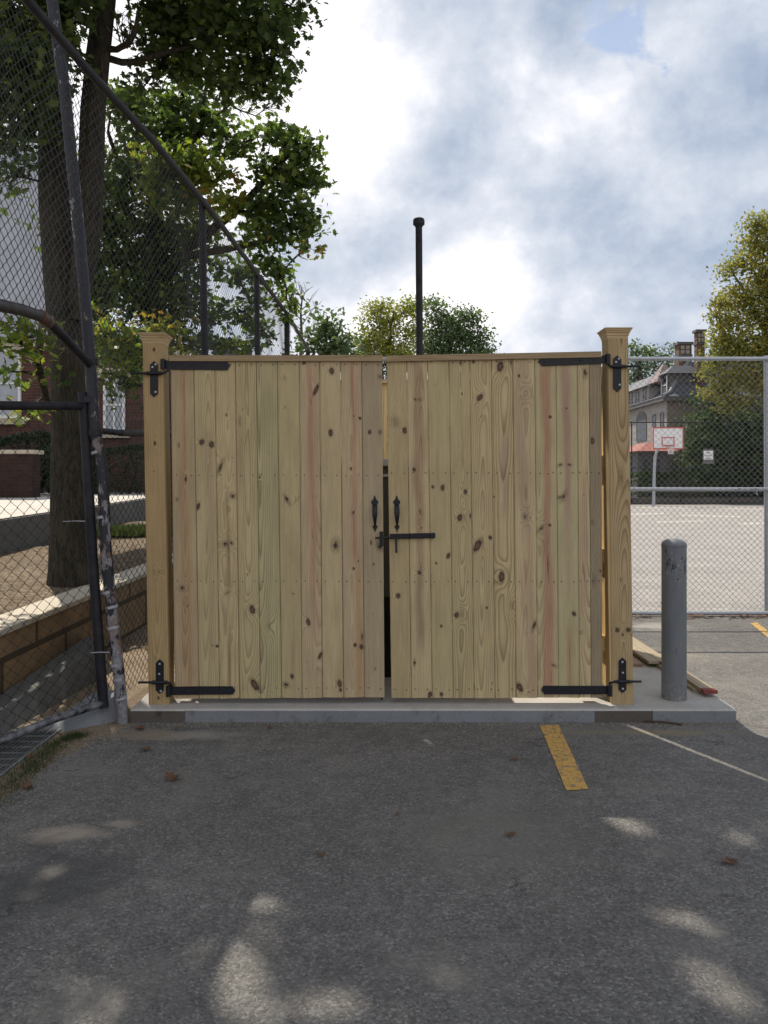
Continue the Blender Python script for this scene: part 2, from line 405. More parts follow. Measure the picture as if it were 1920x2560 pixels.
def blob(px,py,s,amp):
    d=Vector((px-CX,F,HY-py)).normalized()
    v=W.n('ShaderNodeVectorMath',operation='DISTANCE'); W.l(gen,v.inputs[0]); v.inputs[1].default_value=d
    e=W.math('POWER',2.718,W.math('MULTIPLY',W.math('POWER',W.math('DIVIDE',v.outputs['Value'],s),2.0),-1.0))
    return W.math('MULTIPLY',e,amp)
# brightness of the overcast: thin and lit near the sun, thick grey blue elsewhere in view
br=W.math('ADD',W.math('MULTIPLY',W.math('SUBTRACT',fb,.5),2.5),.37)
br=W.math('ADD',br,W.math('MULTIPLY',W.math('MAXIMUM',W.math('MULTIPLY',sp.outputs[1],-1.0),0.0),.55))  # added fill: unseen sky behind the camera brightened to lift the scene
br=W.math('ADD',br,W.math('MULTIPLY',W.math('SUBTRACT',fb2,.5),.85))
fb4=W.noise(W.map(gen,(1,1,1.2),(4.3,2.2,7.0)),19,10,.6,.3)
br=W.math('ADD',br,W.math('MULTIPLY',W.math('SUBTRACT',fb4,.5),.5))
for b in [(790,340,.11,.34),(980,60,.16,.2),(760,120,.11,.34),(1380,290,.07,.42),(1620,150,.07,.35),(1500,230,.07,.25),(1080,170,.05,.25),(1240,620,.09,-.05),
          (930,530,.11,-.22),(1040,640,.10,-.16),(1130,430,.09,-.1),(960,160,.09,-.14),(1560,720,.22,-.38),(1850,220,.14,-.34),(1250,710,.06,.04),(1010,760,.15,.22),
          (1480,480,.18,.0),(1880,560,.1,.12),(1400,150,.10,-.05),(1160,790,.07,.12),(1750,440,.1,.12),(250,150,.3,.45),(1400,850,.2,.06),(740,560,.10,-.12)]:
    br=W.math('ADD',br,blob(*b))
cloud=W.ramp(br,[(0,(.26,.33,.46)),(.2,(.36,.43,.55)),(.42,(.50,.555,.65)),(.6,(.63,.665,.74)),(.78,(.80,.81,.86)),(1,(1.08,1.06,1.07))])
blue=W.mix(1.0,sky.outputs[0],(.10,.105,.11),'MULTIPLY')
hole=W.math('ADD',blob(1530,70,.035,.75),blob(1600,10,.05,.45)); hole=W.math('ADD',hole,W.math('MULTIPLY',W.math('SUBTRACT',W.noise(W.map(gen,(1,1,1),(2,5,1)),16,10,.62,.4),.5),4.5))
hole=W.math('ADD',hole,W.math('MULTIPLY',W.math('SUBTRACT',.36,fb3),2.5))
hm=W.ramp(W.math('MINIMUM',hole,W.math('MULTIPLY',W.math('ADD',blob(1530,70,.07,1.0),blob(1600,10,.07,1.0)),1.6)),[(.5,0),(1.0,.8)])
skyc=W.mix(hm,cloud,blue)
W.l(skyc,bg.inputs[0]); bg.inputs[1].default_value=1.0; W.l(bg.outputs[0],wo.inputs[0])

sun=bpy.data.lights.new('sun','SUN'); sun.energy=4.9; sun.angle=R(.55); sun.color=(1,.92,.79)
so=bpy.data.objects.new('sun',sun); COL.objects.link(so)
SD=Vector((-.45*math.cos(SUN_EL),.893*math.cos(SUN_EL),math.sin(SUN_EL)))   # towards the sun
so.rotation_euler=SD.to_track_quat('Z','Y').to_euler(); so.location=SD*40
cam=bpy.data.cameras.new('camera'); co=bpy.data.objects.new('camera',cam); COL.objects.link(co)
co.location=(0,0,CH); co.rotation_euler=(R(90),0,0)
cam.sensor_fit='AUTO'; cam.sensor_width=36; cam.lens=F/2560*36; cam.shift_y=-(1280-HY)/2560; cam.clip_end=2000; cam.clip_start=.05
SC.camera=co
SC.view_settings.view_transform='Standard'; SC.view_settings.look='None'; SC.view_settings.exposure=EXPO; SC.view_settings.gamma=1
SC.render.engine='CYCLES'; SC.cycles.max_bounces=8; SC.cycles.transparent_max_bounces=8

# ================================================================ ground
TX0,TX1,TY0,TY1=-2.58,-2.14,1.5,5.06       # drain trench
mb=MB(); Z=-.008
def sheet(mb,x0,x1,y0,y1,z,mi=0): mb.add([(x0,y0,z),(x1,y0,z),(x1,y1,z),(x0,y1,z)],[(0,1,2,3)],mi)
for r in [(-600,TX0,-600,900),(TX1,600,-600,900),(TX0,TX1,-600,TY0),(TX0,TX1,TY1,900)]: sheet(mb,*r,Z)
# trench walls and floor
mb.add([(TX0,TY0,Z),(TX1,TY0,Z),(TX1,TY1,Z),(TX0,TY1,Z),(TX0,TY0,-.45),(TX1,TY0,-.45),(TX1,TY1,-.45),(TX0,TY1,-.45)],[(4,5,6,7),(0,1,5,4),(1,2,6,5),(2,3,7,6),(3,0,4,7)],1)
o=mb.build('ground',[M['soil'],M['concrete_old']]); tag(o,'bare sandy soil ground along the foot of the fence',kind='structure')
rng=random.Random(3)
def patch(px,py,sx,sy,rot,col,amt):
    g=G(px,py); return (g.x,g.y,sx,sy,rot,col,amt)
SAND=(.20,.16,.12); PALE=(.28,.26,.23)
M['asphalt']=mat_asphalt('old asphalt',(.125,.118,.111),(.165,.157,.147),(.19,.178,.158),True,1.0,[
   patch(170,2085,.22,.09,0,(.33,.28,.22),.8), patch(300,2060,.1,.05,0,(.33,.28,.22),.6),
   patch(1080,1830,.42,.1,.1,PALE,.7), patch(330,1835,.4,.12,0,SAND,.8), patch(150,1900,.3,.12,.9,SAND,.7),patch(760,1920,.3,.12,.2,(.17,.165,.16),.6),
   patch(1650,1830,.55,.07,0,(.19,.16,.11),.8), patch(1230,2090,.5,.5,0,(.15,.14,.12),.5), patch(60,2210,.35,.4,.2,(.06,.059,.058),.7),  # the last patch paints dense tree shade into the asphalt colour
   patch(1480,1640,1.2,.5,0,(.24,.21,.17),.7), patch(1640,1565,.4,.25,0,(.4,.37,.33),.6)])
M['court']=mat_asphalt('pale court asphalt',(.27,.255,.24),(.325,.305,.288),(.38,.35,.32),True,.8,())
edge=[(330,1812),(285,1832),(215,1862),(150,1895),(95,1930),(30,1985),(-60,2070),(-300,2260),(-700,2560)]
pts=[G(*e) for e in edge]
poly=[(p.x+rng.uniform(-.01,.01),p.y) for p in pts]
out=[(poly[0][0],9.28)]
for i in range(len(poly)-1):
    for k in range(5):
        f=k/5; out.append((poly[i][0]*(1-f)+poly[i+1][0]*f+rng.uniform(-.012,.012),poly[i][1]*(1-f)+poly[i+1][1]*f+rng.uniform(-.012,.012)))
out.append(poly[-1])
mb=MB(); vs=[]; fs=[]
for i,(x,y) in enumerate(out): vs+= [(x,y,0),(40,y,0)]
for i in range(len(out)-1): fs.append((2*i,2*i+1,2*i+3,2*i+2))
n0=len(vs); vs+=[(out[-1][0],-12,0),(40,-12,0)]; fs.append((n0-2,n0-1,n0+1,n0))
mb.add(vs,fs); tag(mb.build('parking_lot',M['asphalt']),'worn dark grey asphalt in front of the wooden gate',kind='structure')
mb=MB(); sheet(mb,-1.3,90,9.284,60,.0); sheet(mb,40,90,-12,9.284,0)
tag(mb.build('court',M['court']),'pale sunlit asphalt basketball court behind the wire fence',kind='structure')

def quad_line(name,pp,z,mat,label):
    m=MB(); m.add([G(x,y,z) for x,y in pp],[tuple(range(len(pp)))]); return tag(m.build(name,mat),label,kind='structure')
quad_line('parking_line',[(1349,1812),(1396,1812),(1471,1972),(1416,1976)],.004,M['line_yellow'],'short yellow line painted on the asphalt before the right gate leaf')
quad_line('parking_line',[(1876,1558),(1893,1556),(1975,1620),(1940,1610)],.004,M['line_yellow'],'yellow line in the sun at the right frame edge near the wire fence')
for i,pp in enumerate([[(1600,1268),(1920,1272),(1920,1274.5),(1600,1270)],[(1578,1284),(1660,1282),(1660,1285),(1578,1288)],[(1700,1286),(1850,1290),(1850,1293.5),(1700,1289)],[(1640,1303),(1760,1301),(1760,1304),(1640,1307)],[(1850,1308),(1990,1303),(1990,1306),(1850,1312)]]):
    quad_line('court_line',pp,.004,M['line_white'],'faded white court marking behind the wire fence, %s'%['farthest and longest','short, far left by the hoop post','in the middle distance, long','nearest the gate post','near the right frame edge'][i])

# ---------------------------------------------------------------- slab under the gate
SX0,SX1,SY0,SY1,SZ=-1.71,2.375,5.19,8.3,.09
mb=MB()
cuts=[SX0,G(463,1773,SZ).x,G(1487,1773,SZ).x,G(1632,1773,SZ).x,SX1]
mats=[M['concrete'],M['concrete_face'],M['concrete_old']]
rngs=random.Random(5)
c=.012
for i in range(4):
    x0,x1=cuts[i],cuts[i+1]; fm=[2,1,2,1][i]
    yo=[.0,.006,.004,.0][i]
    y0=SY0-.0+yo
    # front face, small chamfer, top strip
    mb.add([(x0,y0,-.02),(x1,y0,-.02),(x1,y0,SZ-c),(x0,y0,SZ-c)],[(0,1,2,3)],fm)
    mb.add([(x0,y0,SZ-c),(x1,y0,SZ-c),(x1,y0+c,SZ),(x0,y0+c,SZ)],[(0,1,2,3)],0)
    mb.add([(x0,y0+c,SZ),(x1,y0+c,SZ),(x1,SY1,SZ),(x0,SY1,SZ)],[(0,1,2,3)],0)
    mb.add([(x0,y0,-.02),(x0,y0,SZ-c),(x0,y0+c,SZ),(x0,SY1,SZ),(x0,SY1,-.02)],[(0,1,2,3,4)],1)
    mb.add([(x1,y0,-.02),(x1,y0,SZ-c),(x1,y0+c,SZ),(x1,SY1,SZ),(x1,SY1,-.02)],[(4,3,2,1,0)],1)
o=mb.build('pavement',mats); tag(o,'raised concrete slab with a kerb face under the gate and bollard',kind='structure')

# ================================================================ wood boards
NRM=np.random.RandomState
def smooth1d(x,rs,amps,scale):
    y=np.zeros_like(x)
    for k,a in enumerate(amps):
        f=(k+1)/scale*rs.uniform(.7,1.3); y+=a*np.sin(x*f*2*np.pi+rs.uniform(0,6.28))
    return y
def field(px,py,rs,xl,xr,tint,streaks,knots,style):
    """ring phase, knot distance, tint at picture points of the board plane (1 px = 2.8 mm of wood)"""
    xc=(xl+xr)/2; w=xr-xl
    u=px-xc-smooth1d(py,rs,[3.0,.9,.4],1500)-style.get('off',0)*w
    d=style.get('d0',14)+style.get('d1',.02)*(py-1300)+smooth1d(py,rs,[5,1.6,.6],1500)
    r=np.sqrt(u*u+(d*1.0)**2)
    ph=r/style.get('sp',4.2)+smooth1d(py,rs,[.12,.08,.05],260)
    kd=np.full(px.shape,9.0)
    for (kx,ky,rx,ry,tl,ty) in knots:
        if abs(kx-xc)>w*.5+rx: continue
        ct,st=math.cos(R(tl)),math.sin(R(tl))
        dx=px-kx; dy=py-ky
        a=(dx*ct+dy*st)/rx; b=(-dx*st+dy*ct)/ry
        q=np.sqrt(a*a+b*b)
        infl=np.exp(-((dx/(rx*2.3))**2+(dy/(ry*2.6))**2))
        ph=ph+(3.6 if rx>4 else 1.1)*infl
        if ty==0: kd=np.minimum(kd,q)
        elif ty==1: kd=np.minimum(kd,np.where(q<1.1,1.02+np.abs(q-1.0)*2.2,9))     # ring only
        elif ty==2: kd=np.minimum(kd,q*.6+.62)
        elif ty==3: kd=np.minimum(kd,q*.5+1.02)                                     # faint
    T=np.ones(px.shape+(3,))*np.array(tint)*np.array([1.09,1.065,1.01])
    for (xa,xb,hw,ya,yb,colr,amt) in streaks:
        f=np.clip((py-890)/(1745-890),0,1); xx=xa*(1-f)+xb*f+smooth1d(py,rs,[hw*.18,hw*.12,hw*.08],400)
        hh=hw*(1+.25*np.sin(py/130+xa))
        m=1/(1+np.exp((np.abs(px-xx)-hh)/1.6)); m*=1/(1+np.exp(-(py-ya)/14))*1/(1+np.exp((py-yb)/14))
        m=m*amt
        T=T*(1-m[...,None])+np.array(colr)*m[...,None]
    return ph,kd,T
class WB:
    def __init__(s): s.V=[];s.F=[];s.ph=[];s.kd=[];s.T=[];s.c=[];s.n=0
    def grid(s,P,px,py,fld,con):
        nv,nu=px.shape
        idx=np.arange(nv*nu).reshape(nv,nu)+s.n
        f=np.stack([idx[:-1,:-1],idx[:-1,1:],idx[1:,1:],idx[1:,:-1]],-1).reshape(-1,4)
        s.V.append(P.reshape(-1,3)); s.F.append(f); s.ph.append(fld[0].ravel()); s.kd.append(fld[1].ravel()); s.T.append(fld[2].reshape(-1,3)); s.c.append(np.full(nv*nu,con)); s.n+=nv*nu
    def board(s,tl,tr,bl,br,D,th,seed,tint,streaks=(),knots=(),style=None,nu=14,nv=230,con=.5,sides=3):
        style=style or {}
        a=np.linspace(0,1,nv)[:,None]; b=np.linspace(0,1,nu)[None,:]
        def mixp(b,a):
            top=[tl[k]*(1-b)+tr[k]*b for k in (0,1)]; bot=[bl[k]*(1-b)+br[k]*b for k in (0,1)]
            return [top[k]*(1-a)+bot[k]*a for k in (0,1)]
        xl=(tl[0]+bl[0])/2; xr=(tr[0]+br[0])/2
        lean=(bl[0]-tl[0])
        def W3(px,py,y):
            X=(px-CX)/F*D; Zv=CH+(HY-py)/F*D
            return np.stack([X,np.broadcast_to(y,X.shape)+0*X,Zv],-1)
        def fl(px,py,un):
            rs=NRM(seed)
            f=(py-tl[1])/(bl[1]-tl[1])-.5
            # knots and streaks sit at their own picture place, rings follow the board's lean
            ph,kd,T=field(un,py,rs,xl,xr,tint,streaks,knots,style)
            return ph,kd,T
        px,py=mixp(b,a); s.grid(W3(px,py,D),px,py,fl(px,py,px),con)
        # back
        px2=px[:,[0,-1]]; py2=py[:,[0,-1]]; s.grid(W3(px2[:,::-1],py2[:,::-1],D+th),px2,py2,fl(px2,py2,px2),con)
        thp=th/D*F; ns=max(2,int(sides)); q=np.linspace(0,1,ns)[None,:]
        for sg,c in ((1,-1),(-1,0)):
            ex=px[:,[c]]; ey=py[:,[c]]
            un=ex+sg*q*thp; P=W3(ex+0*q,ey+0*q,D+q*th)
            s.grid(P if sg==1 else P[:,::-1],un,ey+0*q,tuple(x if sg==1 else x[:,::-1] for x in fl(un,ey+0*q,un)),con)
        for r in (0,-1):
            ex=px[[r],:][:,[0,-1]]; ey=py[[r],:][:,[0,-1]]
            P=np.concatenate([W3(ex,ey,D),W3(ex,ey,D+th)],0)
            e2=np.concatenate([ex,ex],0); y2=np.concatenate([ey,ey],0)
            s.grid(P,e2,y2,(np.zeros(e2.shape),np.full(e2.shape,9.),np.ones(e2.shape+(3,))*np.array(tint)*.9),0)
    def build(s,name,parent):
        V=np.concatenate(s.V); Fq=np.concatenate(s.F); T=np.concatenate(s.T); T=np.concatenate([T,np.ones((len(T),1))],1)
        o=raw_mesh(name,V,Fq,4,M['wood'],{'phase':('FLOAT',np.concatenate(s.ph)),'knot':('FLOAT',np.concatenate(s.kd)),'contrast':('FLOAT',np.concatenate(s.c)),'tint':('FLOAT_COLOR',T)},parent)
        bm=bmesh.new(); bm.from_mesh(o.data); bmesh.ops.remove_doubles(bm,verts=bm.verts,dist=1e-6); bmesh.ops.recalc_face_normals(bm,faces=bm.faces); bm.to_mesh(o.data); bm.free()
        return o

def KZ(ox,oy,sc,L): return [(ox+x/sc,oy+y/sc,rx*.86/sc,ry*.9/sc,tl,ty) for (x,y,rx,ry,tl,ty) in L]
KN =KZ(400,880,2.911,[(1248,138,20,28,0,0),(1242,588,17,28,0,0),(1136,275,15,52,25,0),(1100,362,7,25,0,2),(305,655,20,24,25,0),(376,673,20,26,0,0),(137,680,12,20,0,2),
  (125,1073,13,16,0,2),(187,925,10,30,0,0),(278,1125,14,32,15,0),(440,838,17,62,20,2),(530,1047,26,22,30,2),(482,458,11,14,0,2),(470,782,6,4,0,0),(529,771,8,4,0,0),(475,1398,24,24,40,2),(518,1390,16,18,-30,2),
  (603,420,5,12,0,0),(905,187,18,24,0,3),(912,400,14,16,0,3),(925,1075,15,45,-28,2),(1000,1070,14,45,35,3),(1455,482,14,12,30,0),(1410,468,6,9,0,0),(1390,850,8,14,0,0),(1526,582,12,20,10,0),(1598,180,14,20,-20,2),(1600,582,14,20,0,2),
  (1407,1168,10,15,20,0),(1278,1405,32,48,0,2),(1130,1050,8,14,0,3),(580,505,22,50,0,3),(943,967,4,4,0,0),(1510,1150,1,1,0,3),(1048,78,16,12,35,0),(726,912,10,9,0,0),(1536,1388,8,20,0,0),(1597,1420,22,34,-30,2),(485,1150,4,90,-3,2),(500,1450,4,80,-2,2)])
KN+=KZ(400,1300,2.911,[(160,495,22,22,0,2),(200,625,10,12,30,2),(672,652,22,34,-15,0),(1079,743,16,30,-15,0),(1165,988,12,34,25,0),(690,1200,24,52,-30,0),(962,1138,15,20,0,0),(918,1198,28,20,20,2),(415,918,13,12,0,0),(378,910,6,9,0,0),
  (1308,1190,18,30,-10,0),(1315,1238,13,14,0,0),(1420,910,13,16,0,0),(1466,922,17,20,0,0),(1470,850,10,40,0,2),(1410,353,10,12,0,0),(1445,300,7,9,0,0),(1555,322,8,10,0,0),(1567,1083,9,12,0,2),(1236,1013,5,5,0,0),(970,537,12,6,0,0),
  (505,320,4,150,0,2),(506,1080,5,150,0,2),(490,530,28,9,-30,2),(950,250,4,28,0,0),(1120,130,4,70,0,0),(790,770,22,40,0,3),(1097,378,8,16,0,3),(637,397,4,9,0,0),(520,810,5,6,0,0),(1070,1027,6,6,0,0),(1548,680,6,9,0,2),(900,890,3,15,0,0)])
KN+=KZ(950,870,2.812,[(845,130,25,38,10,0),(702,348,18,32,35,0),(1026,318,18,30,25,1),(977,197,9,16,0,0),(922,108,9,26,0,2),(567,103,12,18,0,2),(657,98,12,12,0,0),(575,322,7,12,0,0),(712,478,8,9,0,0),(247,362,14,12,0,2),(278,362,12,12,0,2),
  (173,580,16,24,0,0),(110,520,40,50,-20,3),(240,855,12,16,-15,0),(370,977,11,13,0,0),(441,982,16,23,10,0),(601,1012,14,20,0,0),(805,1046,7,6,0,0),(630,752,5,5,0,0),(565,680,4,16,0,0),(493,568,7,10,0,0),(415,650,3,3,0,0),(386,262,4,14,0,0),
  (561,1192,20,27,15,0),(636,1180,8,20,0,0),(775,1332,14,16,0,0),(1020,1185,16,22,0,2),(1060,1193,4,9,0,0),(1196,485,12,13,0,0),(1312,425,9,8,0,0),(1181,885,7,7,0,0),(1268,822,22,12,-20,2),(1332,822,18,12,20,2),(1290,1045,18,42,25,2),(1262,1050,22,14,-10,2),
  (1442,175,20,38,0,2),(1493,652,16,24,0,0),(1495,1225,22,26,0,3),(1456,861,4,4,0,0),(264,1169,4,4,0,0),(295,1170,4,4,0,0),(283,1150,10,18,0,2),(290,1263,8,9,0,0),(1130,1270,14,38,40,2),(1193,1245,12,11,0,0),(1437,1035,6,6,0,2),(265,150,3,60,0,3)])
KN+=KZ(950,1300,2.812,[(686,180,25,52,28,0),(775,124,13,17,-20,0),(395,303,9,11,0,0),(480,252,14,24,20,0),(853,400,23,42,5,0),(587,340,3,18,0,0),(278,370,15,15,0,0),(284,335,4,30,0,0),(128,533,17,20,0,0),(432,746,10,13,0,0),(539,667,17,23,15,0),
  (580,658,16,32,0,3),(750,617,9,12,0,0),(243,1005,9,34,0,2),(243,1003,12,10,0,0),(1364,660,15,19,-30,0),(1186,613,5,4,0,0),(1085,740,14,55,22,2),(1226,1024,26,11,25,2),(984,1178,20,36,-25,0),(432,1226,14,18,0,0),(352,1230,18,24,10,0),
  (790,1148,7,9,0,0),(343,1017,4,4,0,0),(1180,320,4,90,0,0),(1330,960,4,110,0,2),(1193,1125,4,60,0,0),(1437,400,4,70,-4,2),(1033,797,5,7,0,2),(1045,1210,11,8,0,2),(930,600,22,40,0,3),(1550,358,10,12,0,2),(1505,420,22,60,0,3),(1415,790,14,26,30,3),(662,1180,4,26,0,0)])
RED=(.40,.215,.145); PINK=(.365,.235,.17); ORG=(.40,.25,.13); BRN=(.33,.235,.145); DKO=(.20,.10,.045)
STR=[(455,474,6.5,895,1760,ORG,.8),(446,464,4,1180,1760,BRN,.6),(566,573,1.6,1240,1500,DKO,.9),(573,574,1.6,1600,1760,DKO,.9),(772,793,6,905,1300,RED,.8),(778,789,6,1280,1580,RED,.6),(882,890,6.5,895,1400,RED,.75),(893,899,7,1400,1760,ORG,.8),
  (520,530,9,1080,1400,PINK,.35),(528,532,6,1450,1650,PINK,.4),(600,612,10,1080,1260,BRN,.3),(732,735,6,1600,1760,PINK,.35),
  (1043,1054,10,895,1620,BRN,.85),(1052,1056,6,1100,1330,(.40,.245,.15),.5),(1090,1096,4,1120,1220,PINK,.5),(1262,1266,6,1080,1280,(.26,.19,.16),.5),
  (1302,1330,12,1150,1760,PINK,.45),(1302,1318,16,900,1300,(.36,.27,.19),.5),(1365,1372,11,905,1760,RED,.8),(1415,1422,10,905,1270,PINK,.85),(1418,1425,7,1250,1500,PINK,.4),(1424,1424,6,1570,1760,ORG,.8),(1460,1462,8,1180,1500,PINK,.45),
  (1165,1170,8,1050,1120,PINK,.3),(835,850,16,1680,1760,BRN,.3)]
GB=(.43,.365,.215); GN=(.40,.36,.215); BG=(.44,.36,.215); BW=(.40,.315,.20); GY=(.30,.25,.175); GL=(.37,.305,.21); TN=(.46,.38,.235); PK=(.42,.335,.22)
STY=[dict(d0=20,d1=.01,sp=3.2),dict(d0=9,d1=.02,sp=3.4),dict(d0=14,d1=-.01,sp=3.0,off=.8),dict(d0=16,d1=.03,sp=3.8,off=-.4),dict(d0=2,d1=-.035,sp=4.0),dict(d0=6,d1=-.03,sp=4.0),dict(d0=10,d1=.01,sp=2.9,off=1.1),dict(d0=16,d1=.03,sp=5.0),dict(d0=12,d1=.01,sp=3,off=-1.0),dict(d0=20,d1=.03,sp=3.4,off=.5)]
DG=5.312   # front of the gate boards
def px_leaf(edges_t,edges_b,ytl,ytr,ybl,ybr,tints,seed,parent,cons):
    wb=WB(); n=len(edges_t)-1
    for i in range(n):
        fl=(edges_t[i]-edges_t[0])/(edges_t[-1]-edges_t[0]); fr=(edges_t[i+1]-edges_t[0])/(edges_t[-1]-edges_t[0])
        rs=random.Random(seed*50+i); g=.55
        wb.board((edges_t[i]+g,ytl*(1-fl)+ytr*fl),(edges_t[i+1]-g,ytl*(1-fr)+ytr*fr),(edges_b[i]+g,ybl*(1-fl)+ybr*fl+rs.uniform(-1,1)),(edges_b[i+1]-g,ybl*(1-fr)+ybr*fr+rs.uniform(-1,1)),
                 DG+rs.uniform(0,.003),.02,seed*100+i,tints[i],STR,KN,STY[(i*3+seed)%10],con=cons[i])
    return wb.build('board_panel',parent)
ETL=[426,484,536.5,588,640.5,693,748,799,851,904,955.5]; EBL=[437,498,549,599,651,704,755,806.5,859,911,962]
ETR=[966,1017,1068.5,1122,1174,1228,1282,1336.5,1389.5,1443,1472.5,1503.5]; EBR=[978,1028.5,1081,1133,1185.5,1238,1291,1344,1397,1449,1478,1507]
YT=902
leafL=thing('gate_leaf','left leaf of the wooden double gate with only the small bolt keeper','gate',(U(690,1745,DG).x,DG,.12),'leaves of the wooden double gate')
leafR=thing('gate_leaf','right leaf of the wooden double gate with the long slide bolt on its boards','gate',(U(1240,1745,DG).x,DG,.12),'leaves of the wooden double gate')
px_leaf(ETL,EBL,YT,YT-2,1747,1743,[BW,GB,BG,GB,GN,GB,PK,TN,PK,GL],1,leafL,[.4,.4,.35,.5,.6,.5,.35,.4,.3,.45])
px_leaf(ETR,EBR,YT-1,YT-9,1745,1744,[BG,TN,GB,GB,BG,BG,TN,(.42,.37,.225),(.42,.37,.23),TN,GY],2,leafR,[.75,.35,.45,.6,.5,.6,.35,.35,.35,.5,.8])
def slab_px(mb,pts,D0,D1,mi=0):                       # outline given in the picture at plane D0, thickness D0..D1
    P=[U(x,y,D0) for x,y in pts]; off=Vector((0,D1-D0,0)); mb.prism(P,off,mi); return mb
# cap rails, back frames
m=MB(); slab_px(m,[(422,888),(957,887.5),(957,903),(422,903)],DG-.018,DG+.05); m.build('cap_rail',M['timber_x'],leafL,bevel=.002)
m=MB(); slab_px(m,[(965,889),(1504,878),(1504,893),(965,904)],DG-.018,DG+.05); m.build('cap_rail',M['timber_x'],leafR,bevel=.002)
for leaf,(xa,xb) in ((leafL,(430,955)),(leafR,(972,1503))):
    for yy in (912,1190,1455,1722):
        m=MB(); slab_px(m,[(xa+6,yy-17),(xb-22,yy-17),(xb-22,yy+17),(xa+6,yy+17)],DG+.0235,DG+.06); m.build('back_rail',M['timber_x'],leaf,bevel=.002)
    for k in (0,1):
        x0=(xa if k==0 else xb-30)+(12 if k==0 else -26)
        m=MB(); slab_px(m,[(x0,905),(x0+30,905),(x0+30+4,1738),(x0+4,1738)],DG+.062,DG+.098); m.build('back_stile',M['timber_z'],leaf,bevel=.002)
# nails
for leaf,ET,EB,rows in ((leafL,ETL,EBL,(912,1188,1453,1721)),(leafR,ETR,EBR,(905,1182,1454,1724))):
    m=MB(); rs=random.Random(7)
    for yy in rows:
        f=(yy-900)/845
        for i in range(len(ET)-1):
            x0=ET[i]*(1-f)+EB[i]*f; x1=ET[i+1]*(1-f)+EB[i+1]*f
            for q in (.2,.8):
                p=U(x0+(x1-x0)*q+rs.uniform(-2,2),yy+rs.uniform(-1.5,1.5),DG-.0015)
                m.add([p+Vector((.0042*math.cos(a),0,.0042*math.sin(a))) for a in [k*math.pi/3 for k in range(6)]]+[p+Vector((.0042*math.cos(a),.004,.0042*math.sin(a))) for a in [k*math.pi/3 for k in range(6)]],[tuple(range(6))]+[(k,(k+1)%6,(k+1)%6+6,k+6) for k in range(6)])
    o=m.build('nail_heads',M['brown_metal'],leaf); o['kind']='stuff'
# straps
def strap(pts,parent,eye,rivets,D=DG-.008):
    m=MB(); slab_px(m,pts,D,D+.0062); 
    o=m.build('strap_hinge',M['black_metal'],parent,bevel=.0015)
    for x,y in rivets:
        r=MB(); c=U(x,y,D-.003); r.lathe((0,0,0),[(.0085,0),(.008,.003),(.004,.005)],10)
        r.v=[(c.x+a,c.y+.003-z,c.z+b) for a,b,z in r.v]; r.build('rivet',M['black_metal'],o,True)
    e=MB(); (x,y0,y1)=eye; e.tube([U(x,y0,D-.010),U(x,y1,D-.010)],.0165,14); e.build('hinge_eye',M['black_metal'],o,True)
strap([(404,899),(423,901),(470,901.5),(569,902),(569,907),(574,911),(575,915),(571,919),(569,925),(423,923.5),(404,921)],leafL,(407,898,923),[(440,911),(474,912),(560,913)])
strap([(421,1715),(440,1717),(490,1716),(582,1716),(583,1721),(587,1724),(588,1727),(585,1731),(582,1736.5),(440,1737.5),(421,1739)],leafL,(421,1714,1741),[(455,1726),(490,1726),(572,1727)])
strap([(1349,899),(1347,903),(1354,914.5),(1440,912),(1505,909),(1520,908),(1520,887),(1505,889),(1440,891.5),(1354,893)],leafR,(1520,885,911),[(1363,903),(1451,900),(1485,898)])
strap([(1355,1721),(1359,1714.5),(1506,1715),(1526,1714),(1526,1737),(1506,1736),(1360,1736),(1359,1731),(1355,1729),(1354,1725)],leafR,(1524,1712,1740),[(1370,1725),(1456,1724),(1490,1725)])
# pull handles
def handle(x,parent):
    D=DG-.004
    def outl(cx,cy,pts): return [(cx+a,cy+b) for a,b in pts]
    m=MB()
    top=[(0,-16),(1.6,-13),(2.4,-9),(5,-4.5),(8.2,-1.5),(9,2),(7.5,5.5),(5,7),(3,8.5),(-3,8.5),(-5,7),(-7.5,5.5),(-9,2),(-8.2,-1.5),(-5,-4.5),(-2.4,-9),(-1.6,-13)]
    bot=[(0,13),(-1.3,9.5),(-2,6),(-5,2.5),(-6.4,-.6),(-5.6,-3.6),(-3,-5),(3,-5),(5.6,-3.6),(6.4,-.6),(5,2.5),(2,6),(1.3,9.5)]
    slab_px(m,outl(x-.2,1254,top),D,D+.004); slab_px(m,outl(x+.6,1318,bot),D,D+.004)
    ys=[1260,1264,1269,1274,1282,1290,1300,1309,1314]; ws=[5.4,5.6,6.4,6.6,6.8,5.8,4.2,2.9,2.6]; dp=[.004,.018,.032,.038,.042,.042,.036,.022,.006]
    vs=[];fs=[]; n=10
    for y,wd,d in zip(ys,ws,dp):
        c=U(x+(y-1260)*.012,y,D); hw=wd*D/F
        for k in range(n):
            a=2*math.pi*k/n; vs.append((c.x+hw*math.cos(a),c.y-d+.007*math.sin(a),c.z))
    for i in range(len(ys)-1):
        for k in range(n): fs.append((i*n+k,i*n+(k+1)%n,(i+1)*n+(k+1)%n,(i+1)*n+k))
    fs.append(tuple(range(n))); fs.append(tuple((len(ys)-1)*n+k for k in range(n)))
    m.add(vs,fs); return m.build('pull_handle',M['black_metal'],parent,True)
handle(937,leafL); handle(992,leafR)
